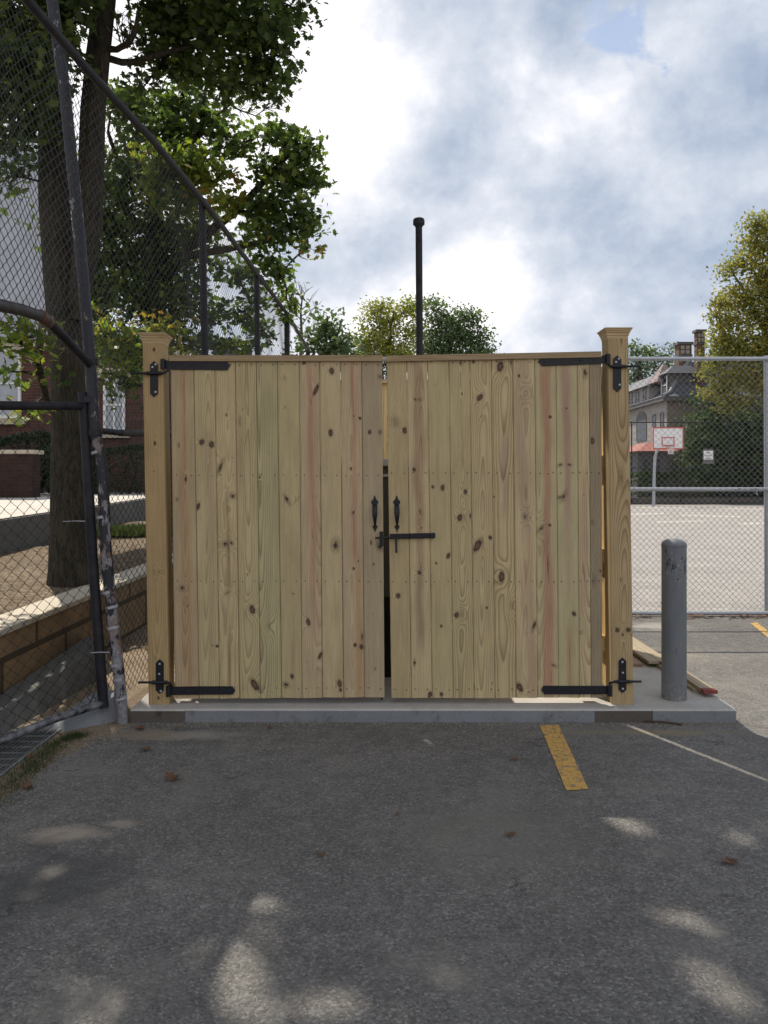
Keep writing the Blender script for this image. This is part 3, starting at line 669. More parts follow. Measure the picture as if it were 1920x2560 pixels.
# slide bolt on the right leaf, keeper on the left leaf
m=MB(); slab_px(m,[(974.5,1334.5),(1088,1332),(1088,1345.5),(974.5,1347.5)],DG-.006,DG-.001); bolt=m.build('slide_bolt',M['black_metal'],leafR,bevel=.0015)
m=MB(); m.tube([U(938,1344.5,DG-.02),U(1060,1342.5,DG-.02)],.0065,10); 
m.tube([U(990.5,1343,DG-.02),U(990.6,1350,DG-.034),U(991,1382,DG-.036)],[.007,.008,.0075],10); m.build('bolt_rod',M['black_metal'],bolt,True)
for xx in (980,1030,1080):
    m=MB(); slab_px(m,[(xx-4,1335),(xx+4,1335),(xx+4,1346.5),(xx-4,1346.5)],DG-.03,DG-.007); m.build('bolt_guide',M['black_metal'],bolt,bevel=.002)
m=MB(); slab_px(m,[(949,1329),(958,1329),(958,1366),(949,1366)],DG-.03,DG-.001); m.build('bolt_keeper',M['black_metal'],leafL,bevel=.003)
m=MB(); m.tube([U(955,1600,DG+.11),U(954.5,1753,DG+.11)],.0065,8); m.build('drop_rod',M['black_metal'],leafL,True)

# posts
def post(label,tl,tr,bl,br,D,seed,tint,knots,cap,plate,bolt,ys,rot,con,sty):
    b=U((bl[0]+br[0])/2,bl[1],D); t=thing('gate_post',label,'post',(b.x,D+.07,SZ),'square timber posts of the wooden gate')
    wb=WB(); wb.board(tl,tr,bl,br,D,.14,seed,tint,[],knots,sty,nu=14,nv=200,con=con,sides=12); wb.build('post_shaft',t)
    (x0,x1,y0)=cap;  m=MB(); cx=(U(x0,0,D).x+U(x1,0,D).x)/2; cy=D+.07; zt=U(0,y0,D).z; hw=(U(x1,0,D).x-U(x0,0,D).x)/2
    prof=[(hw+.002,-.070),(hw+.004,-.052),(hw+.008,-.047),(hw+.009,-.036),(hw+.015,-.026),(hw+.017,-.018),(hw+.022,-.014),(hw+.023,-.009),(hw+.028,-.003),(hw+.028,.0),(hw+.020,.004),(hw*.2,.010)]
    vs=[];fs=[]
    for r,z in prof:
        vs+=[(cx-r,cy-r,zt+z-.0),(cx+r,cy-r,zt+z),(cx+r,cy+r,zt+z),(cx-r,cy+r,zt+z)]
    for i in range(len(prof)-1):
        for k in range(4): fs.append((i*4+k,i*4+(k+1)%4,(i+1)*4+(k+1)%4,(i+1)*4+k))
    fs.append((0,3,2,1)); e=(len(prof)-1)*4; fs.append((e,e+1,e+2,e+3)); m.add(vs,fs); m.build('post_cap',M['timber_cap'],t)
    return t
kl=[(385,874,3.2,5.5,0,0),(387,1108,3.2,5.5,0,0),(384,1178,2,3,0,0),(388,1645,2,3,0,0),(396,1745,3,5,0,0),(398,1430,5,6,0,3)]
kr=[(1543,1575,5.5,5.5,0,0),(1571,1575,6,5.5,0,0),(1557,1587,3,4,0,0),(1552,1450,3,5,0,2),(1579,1587,2,3,0,0),(1520,1092,3,7,0,0),(1581,1045,3,12,0,2),(1555,1200,9,40,0,3)]
DP=5.30
pL=post('left gate post of square yellowish timber beside the black wire fence',(356,855),(406,855),(372,1762),(423,1762),DP,900,(.36,.265,.14),kl,(357,406,834),None,None,None,None,.35,dict(d0=7,d1=.012,sp=4.6))
pR=post('right gate post of square timber with bold grain beside the bollard',(1519,842),(1570,842),(1530,1762),(1584,1762),DP,901,(.37,.285,.165),kr,(1519,1569,821),None,None,None,None,.6,dict(d0=14,d1=-.012,sp=3.3,off=.12))
def bracket(parent,x0,x1,y0,y1,yb,xa,xb,side,holes):
    D=DP-.008; xm=(x0+x1)/2; e=(x1-x0)*.5
    m=MB(); slab_px(m,[(xm,y0),(x1,y0+e*.9),(x1,y1-e*.9),(xm,y1),(x0,y1-e*.9),(x0,y0+e*.9)],D,D+.007)
    o=m.build('hinge_bracket',M['black_metal'],parent,bevel=.0015)
    m=MB(); m.tube([U(xa,yb,D-.008),U(xb,yb-.3,D-.008)],.008,10); 
    if side<0: m.tube([U(x0-9,yb,D-.008),U(x1+9,yb,D-.008)],.013,12); m.tube([U(x1+6,yb,D-.008),U(x1+18,yb-1.5,D-.006),U(x1+25,yb-7,D+.01),U(x1+28,yb-18,D+.03)] if yb<1300 else [U(x1+6,yb,D-.008),U(x1+14,yb+1,D-.006),U(x1+20,yb+8,D+.01),U(x1+20,yb+22,D+.03)],.0085,10)
    else: m.tube([U(x0-4,yb,D-.008),U(x1+9,yb,D-.008)],.012,12); m.tube([U(x0-2,yb,D-.008),U(x0-9,yb-2,D-.006),U(x0-14,yb-8,D+.01),U(x0-15,yb-22,D+.03)] if yb<1300 else [U(x0-2,yb,D-.008),U(x0-14,yb,D-.006),U(x0-22,yb+3,D+.01),U(x0-25,yb+12,D+.03)],.0085,10)
    m.build('hinge_pin',M['black_metal'],o,True)
    for x,y in holes:
        r=MB(); c=U(x,y,D); r.lathe((0,0,0),[(.008,0),(.0075,.003),(.004,.0045)],10); r.v=[(c.x+a,c.y-z,c.z+b) for a,b,z in r.v]; r.build('screw_head',M['galv'],o,True)
bracket(pL,375,394.5,902,993,933,326,400,-1,[(389,911),(381,918),(389,980)])
bracket(pL,389,409,1648,1735,1706,346,415,-1,[(399,1660),(398,1685),(402,1728)])
bracket(pR,1533,1553.5,888,980,916,1528,1600,1,[(1547,897),(1540,905),(1549,962)])
bracket(pR,1547,1566,1644,1733,1704,1540,1603,1,[(1556,1655),(1557,1682),(1557,1722)])
# ================================================================ enclosure behind the gate
def side_fence(label,x,y0,y1,zt,face,mat_r,mat_p):
    t=thing('board_fence',label,'fence',(x,(y0+y1)/2,SZ),'timber screens of the enclosure')
    m=MB(); n=int((y1-y0)/.145); rs=random.Random(int(x*10)+9)
    for i in range(n):
        a=y0+i*.145; m.box(x+face*.0,x+face*.02,a+.0015,a+.1435,SZ+.05+rs.uniform(0,.01),zt-rs.uniform(0,.01))
    m.build('board_panel',mat_p,t,bevel=.001)
    for z in (.42,1.05,1.72,2.3):
        m=MB(); m.box(x-face*.04,x-face*.0025,y0,y1,z,z+.09); m.build('rail',mat_r,t,bevel=.002)
    for yy in (y0+.12,(y0+y1)/2,y1-.06):
        m=MB(); m.box(x-face*.13,x-face*.0425,yy-.045,yy+.045,SZ,zt); m.build('fence_post',mat_p,t,bevel=.002)
    return t
side_fence('new board screen running back from the right gate post, its inner side in the sun',1.60,5.46,7.9,2.47,1,M['timber_y'],M['timber_z'])
t=thing('board_fence','timber screen across the back of the enclosure, glimpsed through the gap of the gate leaves','fence',(0,7.95,SZ),'timber screens of the enclosure')
m=MB()
for i in range(22): m.box(-1.6+i*.145,-1.6+i*.145+.142,7.93,7.95,SZ+.04,2.62)
m.build('board_panel',M['timber_z'],t)
m=MB(); m.box(-1.6,1.6,7.885,7.99,2.622,2.66); m.build('cap_rail',M['timber_cap'],t)
for z in (.5,1.4,2.3):
    m=MB(); m.box(-1.6,1.6,7.952,7.99,z,z+.09); m.build('rail',M['timber_x'],t)
# metal cabinet in the enclosure
t=thing('dumpster','grey green metal cabinet with pale top edge, seen in the slit between the gate leaves','dumpster',(-.6,6.3,SZ))
g=simple('olive grey cabinet paint',(.10,.105,.09),.5,0,.1,3,.03,40); gp=simple('pale cabinet lid',(.6,.6,.58),.5,0,.05,3,.03,40)
m=MB(); m.box(-1.62,.35,6.0,6.7,.72,1.74); m.build('dumpster_body',g,t,bevel=.008)  # unseen left length added so the box shades the slab under the gate
m=MB(); m.box(-1.64,.37,5.98,6.72,1.742,1.80); m.build('lid',gp,t,bevel=.006)
m=MB(); m.box(-1.62,.35,5.985,5.998,1.66,1.68); m.build('trim_strip',gp,t)
m=MB(); m.box(-1.6,.33,6.02,6.68,SZ,.718); m.build('plinth',M['black_metal'],t)

# bollard
bx=U(1685,0,5.45).x; t=thing('bollard','round steel bollard with chipped blue grey paint on the slab','bollard',(bx,5.45,SZ))
m=MB(); m.lathe((bx,5.45,0),[(.0855,SZ),(.0845,.3),(.0845,1.167),(.0865,1.169),(.0865,1.173)],40); m.build('bollard_pipe',M['bollard'],t,True)
m=MB(); m.lathe((bx,5.45,0),[(.087,1.174),(.086,1.183),(.078,1.197),(.062,1.211),(.04,1.220),(.015,1.223),(.002,1.224)],40); m.build('bollard_cap',M['bollard'],t,True)

# planks lying on the slab
def plank(label,x0,x1,y0,y1,z,mat,end=None,rot=0,th=.024):
    m=MB(); cx,cy=(x0+x1)/2,(y0+y1)/2
    m.box(x0,x1,y0,y1,z,z+th)
    o=m.build('plank',mat,None,bevel=.0015); tag(o,label,'plank','loose planks lying on the slab')
    if end:
        e=MB(); e.box(x0-.001,x1+.001,y0-.002,y0+.06,z-.0005,z+th+.0015); e.build('painted_end',end,o)
    return o
redp=simple('red marking paint',(.17,.04,.035),.8,0,.6,60,.1,100)
plank('longest loose plank, its near end painted red, lying along the slab edge behind the bollard',2.275,2.37,5.47,8.2,SZ+.026,M['timber_old'],redp)
plank('plain weathered plank lying beneath the red ended one on the slab',2.25,2.345,5.60,8.15,SZ+.001,M['timber_old'])
plank('shorter plank with its end just behind the bollard',2.175,2.265,6.33,8.25,SZ+.03,M['timber_old'],None)
plank('shortest reddish plank, nearest the right gate post',2.05,2.14,6.36,8.0,SZ+.002,mat_timber('reddish plank',(.26,.16,.11),'y'),None)
# rusty rod by the kerb
m=MB(); a=G(1606,1803,.008); b=G(1705,1811,.008); m.tube([a,(a+b)/2+Vector((0,.01,.004)),b],.006,7)
tag(m.build('rod',M['brown_metal'],None,True),'thin rusty rod lying on the asphalt against the kerb face','rod')

# vent pipe
p0=U(1047,545,10); t=thing('vent_pipe','tall dark round pipe with a domed cap rising behind the gate','pipe',(U(1049,0,10).x,10,0))
m=MB(); m.tube([(U(1052,0,10).x,10,0),(U(1050,0,10).x,10,2.5),(U(1047,0,10).x,10,p0.z-.09)],.0445,20); m.build('pipe_shaft',M['black_paint'],t,True)
m=MB(); m.lathe((p0.x,10,p0.z),[(.046,-.12),(.058,-.10),(.076,-.085),(.076,-.035),(.07,-.015),(.05,-.003),(.002,.0)],24); m.build('pipe_cap',M['black_paint'],t,True)

# ================================================================ chain link
def chainlink(name,P,N,s0,s1,z0,z1,p,r,mat,parent,wob=0.0):
    """real zigzag wires; P(s,z)->(n,3) array, N = unit normal"""
    nz=int((z1-z0)/(p/2))+1; k=np.arange(nz); zs=z0+k*p/2
    ns=int((s1-s0)/(p/2)); V=[];Fq=[];n=0
    Nn=np.array(N); 
    for i in range(ns):
        # wire i lives between column i and i+1 ; hooks at both sides
        sc=s0+i*p/2; off=(k+i)%2
        s=sc+np.where(off==0,-.02*p,.52*p); nn=np.where(off==0,-r*.9,r*.9)
        base=P(s,zs)+nn[:,None]*Nn
        T=P(s+.01,zs)-P(s,zs); T/=np.linalg.norm(T,axis=1)[:,None]
        ring=[base+ (T*math.cos(a)*1.3+Nn*math.sin(a))*r for a in (0.5,2.6,4.7)]
        V.append(np.stack(ring,1).reshape(-1,3))
        b=n+3*np.arange(nz-1)
        for q in range(3):
            Fq.append(np.stack([b+q,b+(q+1)%3,b+3+(q+1)%3,b+3+q],1))
        n+=3*nz
    return raw_mesh(name,np.concatenate(V),np.concatenate(Fq),4,mat,None,parent)

# --- tall black fence on the left
t=thing('chain_link_fence','very tall black wire fence on the left, running back past the gate','fence',(-1.95,8,0))
LB=[(-2.06,1.0),(-2.06,4.4),(-2.0,5.2),(-1.86,6.5),(-1.80,7.7),(-1.715,10.34),(-1.635,12.8),(-1.63,16.6)]
LX=np.array([a for a,b in LB]); LY=np.array([b for a,b in LB]); ZT=4.37
def leanx(z,y):                                        # the fence top leans outwards to the left near the front post
    return -.40*np.clip((z)/4.4,0,1)*np.clip((7.5-y)/2.3,0,1)*.0
def PF(s,z):
    x=np.interp(s,LY,LX); 
    wob=.035*np.sin(s*2.1+z*.9)*np.sin(z*1.3+.5)+.012*np.sin(s*7+z*3)
    return np.stack([x+wob*np.clip(z*1.2,0,1)*np.clip((ZT-z)*1.5,0,1),s+.02*np.sin(z*2.2+s),z+.012*np.sin(s*3.3)],-1)
chainlink('wire_mesh',PF,(1,0,0),5.22,13.5,.03,ZT,.072,.0021,M['wire_black'],t)
chainlink('wire_mesh',PF,(1,0,0),1.5,5.2,2.45,ZT,.072,.0024,M['wire_black'],t)
m=MB(); m.tube([(np.interp(y,LY,LX)+.03,y,ZT+.0) for y in (1.0,3,4.4,5.2,6.2,7.7,9,10.34,12.8,16.6)],.030,10); m.build('top_rail',M['black_paint'],t,True)
for (x,y,pt,pb) in [(-1.80,7.7,(505,0),(520,0)),(-1.715,10.34,(642,0),(644,0)),(-1.635,12.8,(717,0),(718,0)),(-1.63,16.6,(770,0),(771,0))]:
    xt=U(pt[0],0,y).x; xb=U(pb[0],0,y).x+.02
    m=MB(); m.tube([(xb,y,0),(xt,y,ZT+.03)],.036 if y<12 else .045,12); m.build('fence_post',M['black_paint'],t,True)
m=MB(); m.tube([U(300,1082,5.5),U(420,1085,7.0),(-1.74,10.3,2.18),(-1.66,13,2.2)],.026,10); m.build('middle_rail',M['black_paint'],t,True)
m=MB(); m.tube([U(241,1076,5.2),U(300,1082,5.5)],.022,10); m.build('middle_rail',M['black_paint'],t,True)
# leaning front post, peeling, with wraps of tape
D=5.2
path=[(307,1812),(300,1711),(291,1630),(282,1553),(272,1455),(264,1363),(262,1301),(256,1180),(246,1120),(237,1080),(231,980),(225,902),(216,790),(208,694),(192,520),(174,347),(160,210),(142,87),(128,-20),(124,-60)]
pp=[U(x,y,D) for x,y in path]; pp[0].z=-.02
m=MB(); m.tube(pp,[.038]*len(pp),16); po=m.build('front_post',M['peel'],t,True)
for (x,y) in [(243,1131),(257,1292),(272,1480),(280,1517),(283,1568),(291,1661),(297,1697),(303,1745)]:
    c=U(x,y,D); m=MB(); m.tube([c+Vector((.002,0,-.009)),c+Vector((-.002,0,.009))],.0405,16); m.build('tape_band',M['tape'],po,True)
m=MB(); c=U(281,1738,D-.045); m.prism([c+Vector((-.011,0,-.02)),c+Vector((.008,0,-.008)),c+Vector((.011,0,.022)),c+Vector((-.007,0,.01))],(0,.002,0)); m.build('paper_tag',M['white'],po)
for (x,y) in [(228,905),(226,1000),(238,1082)]:
    c=U(x,y,D); m=MB(); m.tube([c+Vector((.001,0,-.02)),c+Vector((-.001,0,.02))],.047,16); m.build('clamp_band',M['black_metal'],po,True)
# bent pipe rail toward the camera
rr=[(-2.02,1.5,2.50),(-2.03,3.2,2.52),(-2.03,4.07,2.55),(-2.03,4.50,2.60),(-2.03,4.62,2.60),U(225,906,5.16)]
rr=[Vector(p) for p in rr]
m=MB(); m.tube([(-1.98,1.5,2.53),(-1.99,3.2,2.54),U(-40,757,4.0),U(0,763,4.12),U(55,775,4.35),U(100,790,4.55),U(118,800,4.62)],[.034]*7,14); m.build('bent_rail',simple('worn black pipe',(.045,.038,.036),.6,0,.5,20,.2,90),t,True)
m=MB(); m.tube([U(100,788,4.54),U(122,806,4.66)],.037,14); m.build('weld_joint',simple('orange primer',(.11,.055,.04),.7,0,.3,40,.2,90),t,True)
m=MB(); m.tube([U(116,799,4.62),U(160,843,4.85),U(221,908,5.16)],[.031,.030,.030],14); m.build('bent_rail',M['black_paint'],t,True)

# --- low black wire gate leaf in front
t=thing('chain_link_gate','low black wire gate leaf standing open over the drain at the left edge','gate',(U(255,0,5.22).x,5.22,0))
A=U(209,1015,5.2); A2=U(259,1757,5.2); Bn=U(0,1014,4.62); Bb=U(0,1852,4.62)
dT=(Bn-A); dB=(Bb-A2)
E=A+dT*2.4; EB=A2+dB*2.4
m=MB(); m.tube([A2+Vector((0,0,-.03)),U(232,1400,5.2),A+Vector((-.005,0,.09))],.034,12); m.build('gate_stile',M['black_paint'],t,True)
m=MB(); m.tube([A+Vector((0,0,0)),E],.028,12); m.build('top_rail',M['black_paint'],t,True)
m=MB(); m.tube([A2+Vector((0,0,.0)),A2+dB*.5+Vector((0,0,.012)),A2+dB,EB],.026,12); m.build('bottom_rail',simple('black rail rubbed to metal',(.014,.015,.02),.5,.2,.4,12,.2,90,.4,dirt=(.24,.24,.26),dirt_amt=.9,dirt_scale=11),t,True)
m=MB(); m.tube([EB,E],.028,12); m.build('gate_stile',M['black_paint'],t,True)
L=dT.length*2.4; uA=np.array(A); uA2=np.array(A2); vE=np.array(E-A)/L; vEB=np.array(EB-A2)/L
def PG(s,z):
    s=np.asarray(s); f=z[:,None]
    low=uA2+s[:,None]*vEB; hi=uA+s[:,None]*vE
    return low*(1-f)+hi*f+np.stack([.008*np.sin(s*5+z*9)]*3,-1)*np.array([1,-.3,0])
nrm=np.cross(vE,np.array([0,0,1])); nrm/=np.linalg.norm(nrm)
# z runs 0..1 over the height here
def PG2(s,z): return PG(s,np.asarray(z)/1.98)
chainlink('wire_mesh',PG2,nrm,.03,L,0.02,1.96,.084,.0021,M['wire_black'],t)
for (x0,y0,x1,y1,d) in [(157,1303,213,1303,5.1),(228,1631,274,1631,5.1)]:
    m=MB(); m.tube([U(x0,y0+1,d),U((x0+x1)/2,y0-.5,d-.02),U(x1,y0,d)],.0035,6); m.build('cable_tie',M['tape'],t,True)

# --- galvanised fence at the court
YF=9.17
t=thing('chain_link_fence','galvanised silver wire fence in front of the basketball court','fence',(4,YF,0))
def PGv(s,z):
    s=np.asarray(s); return np.stack([s,YF+.012*np.sin(s*1.7+z*1.1)+0*s,z+.006*np.sin(s*2.3)],-1)
chainlink('wire_mesh',PGv,(0,-1,0),-1.5,9.5,.05,3.09,.0735,.00225,M['wire_galv'],t)
m=MB(); m.tube([(-1.5,YF+.03,3.075),(2,YF+.03,3.075),(9.6,YF+.03,3.075)],.024,12); m.build('top_rail',M['galv'],t,True)
m=MB(); m.tube([(-1.5,YF+.03,1.52),(3.5,YF+.03,1.515),(9.6,YF+.03,1.51)],.024,12); m.build('middle_rail',M['galv'],t,True)
m=MB(); m.tube([(-1.5,YF+.03,.035),(9.6,YF+.03,.035)],.024,12); m.build('bottom_rail',M['galv'],t,True)
for x in (-1.5,1.6,4.60,7.6):
    m=MB(); m.tube([(x,YF+.075,0),(x-.005,YF+.075,3.12)],.030,12); m.build('fence_post',M['galv'],t,True)
rs=random.Random(4)
for x in (1.2,2.94,3.0+1.42,6.0,-.4,2.1,3.6):
    for z in (3.075,1.51):
        if rs.random()<.25: continue
        m=MB(); m.tube([(x-.01,YF+.0,z-.05),(x-.004,YF-.01,z+.0),(x,YF+.02,z+.032),(x+.006,YF+.07,z+.02),(x+.012,YF+.055,z-.03)],.0028,5); m.build('tie_wire',M['galv'],t,True)
def scrap(px0,px1,py,drop,label):
    m=MB(); rs=random.Random(px0); P=[]
    n=9
    for i in range(n):
        f=i/(n-1); P.append(U(px0+(px1-px0)*f,py+rs.uniform(-2,2)+drop*f*f,YF-.03+rs.uniform(-.01,.01)))
    m.tube(P,[.006+rs.uniform(0,.009) for _ in P],6); return tag(m.build('tape_scrap',M['tape'],None,True),label,'tape scrap')
scrap(1831,1852,1224,-3,'frayed pale scrap of tape twisted along the middle rail of the silver fence')
scrap(1888,1892,1220,16,'short pale tape end hanging down from the middle rail of the silver fence')

# leaf litter against the fence foot
def leaf_tpl(kind):
    if kind=='maple':
        r=[(0,.0),(.10,.06),(.33,.02),(.30,.16),(.52,.34),(.30,.36),(.26,.50),(.10,.46),(0,.80),(-.10,.46),(-.26,.50),(-.30,.36),(-.52,.34),(-.30,.16),(-.33,.02),(-.10,.06)]
        return np.array(r)
    return np.array([(0,0),(.24,.38),(0,.9),(-.24,.38)])
def leaf_mesh(name,pos,size,tint,kind,mat,parent=None,rs=None,up=.55,fold=.18,droop=.3):
    tp=leaf_tpl(kind); k=len(tp); n=len(pos)
    # normals: mostly skyward with spread
    N=rs.normal(size=(n,3)); N/=np.linalg.norm(N,axis=1)[:,None]; N=N*(1-up)+np.array([0,0,1])*up; N/=np.linalg.norm(N,axis=1)[:,None]
    A=rs.normal(size=(n,3)); A-=N*(A*N).sum(1)[:,None]; A/=np.linalg.norm(A,axis=1)[:,None]; B=np.cross(N,A)
    sz=size*rs.uniform(.65,1.25,n)
    x=tp[:,0][None,:,None]; y=(tp[:,1]-.4)[None,:,None]
    zf=-(np.abs(tp[:,0])*fold+np.clip(tp[:,1]-.3,0,1)**2*droop)[None,:,None]
    V=pos[:,None,:]+sz[:,None,None]*(B[:,None,:]*x+A[:,None,:]*y+N[:,None,:]*zf)
    Fv=np.arange(n*k).reshape(n,k)
    return raw_mesh(name,V.reshape(-1,3),Fv,k,mat,{'tint':('FLOAT',np.repeat(tint,k))},parent)
rs=NRM(11)
n=420; pos=np.stack([rs.uniform(1.7,7.5,n),YF-.02-np.abs(rs.normal(0,.07,n)),rs.uniform(.006,.035,n)],1)
o=leaf_mesh('leaf_litter',pos,.06,rs.uniform(0,1,n),'maple',M['dead'],None,rs,.8); tag(o,'strip of dry brown leaf litter along the foot of the silver fence',kind='stuff')
def grit(name,label,P,s0,s1,mat,seed):
    rs=NRM(seed); n=len(P); base=np.array([(1,0,0),(-1,0,0),(0,1,0),(0,-1,0),(0,0,.7),(0,0,-.7)]); fc=np.array([(0,2,4),(2,1,4),(1,3,4),(3,0,4),(2,0,5),(1,2,5),(3,1,5),(0,3,5)])
    sz=rs.uniform(s0,s1,n)[:,None,None]; V=P[:,None,:]+base[None]*sz*rs.uniform(.6,1.3,(n,6,1)); Fv=(np.arange(n)*6)[:,None,None]+fc[None]
    return tag(raw_mesh(name,V.reshape(-1,3),Fv.reshape(-1,3),3,mat),label,kind='stuff')
rs=NRM(17); n=1500; x=rs.uniform(-1.75,2.5,n); P=np.stack([x,SY0-.012-np.abs(rs.normal(0,.05,n)),np.full(n,.003)],1)
n=1300; f=rs.uniform(0,1,n); ex=np.array([p[0] for p in out[3:40]]); ey=np.array([p[1] for p in out[3:40]]); j=rs.randint(0,len(ex),n)
P2=np.stack([ex[j]+rs.normal(.03,.09,n),ey[j]+rs.normal(0,.05,n),np.full(n,.002)],1)
n=1200; P3=np.stack([rs.uniform(-2,2.2,n),rs.uniform(1.6,5.1,n),np.full(n,.002)],1)
grit('grit','loose grit and small stones on the asphalt and along the kerb foot',np.concatenate([P,P2,P3]),.0018,.006,simple('pale grit',(.27,.24,.2),.9,0,.5,200,.1,200),18)
# single dead leaves on the asphalt
DL=[((427,1941),.105,'curled orange brown leaf, largest on the asphalt left of centre'),((347,1816),.08,'flat brown leaf on the asphalt at the foot of the dark left kerb end'),
    ((64,1962),.085,'rust coloured leaf lying on the sandy strip beside the drain'),((362,1868),.07,'small thin brown leaf on the asphalt midway between the kerb and the curled orange leaf'),
    ((678,1814),.05,'small orange leaf at the foot of the kerb below the left gate leaf'),((1820,2144),.08,'crumpled dark brown leaf alone on the asphalt at the lower right'),
    ((75,1888),.06,'small orange leaf lying on the drain grate edge'),((800,2131),.045,'tiny orange brown leaf on the open asphalt, lower centre left'),((1286,1893),.045,'tiny brown leaf left of the yellow line'),
    ((992,2032),.03,'tiny yellow leaf fleck on the asphalt, centre'),((1276,2083),.05,'flat dark leaf stain sized leaf at centre right'),((443,1818),.035,'tiny brown leaf fragment close to the kerb, left'),
    ((1655,1505),.06,'pale brown leaf on the sunlit court just behind the silver fence')]
for i,((x,y),s,lab) in enumerate(DL):
    r2=NRM(40+i); g=G(x,y,.012+s*.12); k=leaf_tpl('maple'); m=MB(); a=r2.uniform(0,6.28); vs=[];cl=2.2 if s>.1 else 1.3
    cols=[]
    for q in (0,1):
        for u,v in k:
            vv=(v-.4); zz=cl*.45*u*u+cl*.30*vv*vv+.05*math.sin(u*9+vv*7)
            X=(u*math.cos(a)-vv*math.sin(a))*s; Y=(u*math.sin(a)+vv*math.cos(a))*s
            vs.append((g.x+X*1.1,g.y+Y*1.1,.010+zz*s+.0012*(1-q)))
    nn=len(k); c0=(g.x,g.y,.0112); c1=(g.x,g.y,.010)
    vs+= [c0,c1]; fs=[(2*nn,j,(j+1)%nn) for j in range(nn)]+[(2*nn+1,nn+(j+1)%nn,nn+j) for j in range(nn)]+[(j,nn+j,nn+(j+1)%nn,(j+1)%nn) for j in range(nn)]
    m.add(vs,fs); o=m.build('dead_leaf',M['dead']); 
    at=o.data.attributes.new('tint','FLOAT','POINT'); at.data.foreach_set('value',r2.uniform(.2,1,len(o.data.vertices)).astype(np.float32))
    tag(o,lab,'leaf','fallen leaves on the asphalt')

# ================================================================ left ground works
# drain grate
t=thing('drain_grate','steel bar grate over the drain trench at the lower left','grate',((TX0+TX1)/2,4.2,0))
gm=simple('grey steel grate',(.20,.21,.215),.5,.4,.3,20,.1,100)
m=MB()
for i in range(15):
    x=TX0+.02+i*(TX1-TX0-.04)/14; m.box(x-.0025,x+.0025,TY0,TY1,-.03,-.002)
m.build('bearing_bars',gm,t)
m=MB()
for i in range(int((TY1-TY0)/.10)):
    y=TY1-.03-i*.10; m.box(TX0,TX1,y-.003,y+.003,-.009,-.0005)
m.build('cross_bars',gm,t)
m=MB(); m.box(TX0-.02,TX0,TY0,TY1,-.03,.002); m.box(TX1,TX1+.02,TY0,TY1,-.03,.002); m.build('grate_frame',gm,t)
# concrete wedge between the drain and the slab
a=[G(182,1826),G(228,1818),G(300,1795),G(285,1760)]
m=MB(); 
base=[Vector((-2.30,5.08,-.02)),Vector((-2.08,5.02,-.02)),Vector((-1.80,5.25,-.02)),Vector((-1.84,5.52,-.02)),Vector((-2.12,5.62,-.02))]
top=[Vector((-2.24,5.14,.015)),Vector((-2.10,5.09,.02)),Vector((-1.87,5.29,.13)),Vector((-1.88,5.48,.15)),Vector((-2.10,5.56,.10))]
m.add(base+top,[(4,3,2,1,0),(5,6,7,8,9)]+[(k,(k+1)%5,(k+1)%5+5,k+5) for k in range(5)]); tag(m.build('concrete_footing',M['concrete_face'],bevel=.008),'rough concrete wedge at the foot of the leaning post','footing')
m=MB(); m.hexa([(-2.66,3.0,-.05),(-2.60,3.0,-.05),(-2.30,6.6,-.05),(-2.66,6.9,-.05),(-2.66,3.0,.02),(-2.62,3.0,.02),(-2.42,6.6,.22),(-2.66,6.9,.24)]); tag(m.build('kerb_ramp',M['concrete_low'],bevel=.01),'smooth grey concrete ramp between the drain and the brown retaining wall','ramp')
# retaining wall
t=thing('retaining_wall','brown stained block retaining wall with a pale coping, left of the wire fence','wall',(-2.8,8,0))
m=MB(); m.box(-2.9,-2.69,1,17,-.05,.545); m.build('wall_face',M['brick_brown'],t)
m=MB()
ys=[1,3.2,5.35,7.6,9.9,12.3,14.7,17]
for i in range(len(ys)-1): m.box(-2.97,-2.665,ys[i]+.004,ys[i+1]-.004,.547,.592)
m.build('coping',M['coping'],t,bevel=.006)
# mulch bed surface
nx,ny=46,60; xs=np.linspace(-11,-2.96,nx); yy=np.linspace(1,24,ny); X,Y=np.meshgrid(xs,yy); rs=NRM(2)
Zb=.56+.035*np.sin(X*2.1+Y*1.3)+.03*np.sin(Y*3.1-X)+rs.uniform(-.012,.012,X.shape)+.03*np.clip(Y-8,0,9)
Zb=np.where(X>-3.1,np.minimum(Zb,.575),Zb)
idx=np.arange(nx*ny).reshape(ny,nx); Fq=np.stack([idx[:-1,:-1],idx[:-1,1:],idx[1:,1:],idx[1:,:-1]],-1).reshape(-1,4)
o=raw_mesh('mulch_bed',np.stack([X,Y,Zb],-1).reshape(-1,3),Fq,4,M['mulch'],None,None,True); tag(o,'raised bed of brown wood chip mulch behind the retaining wall',kind='structure')
# low grey wall carrying the path
m=MB(); m.hexa([(-5.6,3.5,.3),(-5.35,3.5,.3),(-4.95,18,.3),(-5.25,18,.3),(-5.6,3.5,.93),(-5.35,3.5,.93),(-4.95,18,1.25),(-5.25,18,1.25)])
tag(m.build('low_wall',M['concrete_low'],bevel=.01),'low grey concrete wall edging the pale footpath','wall')
m=MB(); m.add([(-9.5,3.5,.945),(-5.37,3.5,.945),(-5.0,18,1.265),(-9.5,18,1.265),(-9.5,40,1.3),(-3.0,40,1.3),(-3.0,18.02,1.265)],[(0,1,2,3),(3,2,6,5,4)])
tag(m.build('path',M['path']),'pale sunlit concrete footpath beyond the mulch bed',kind='structure')
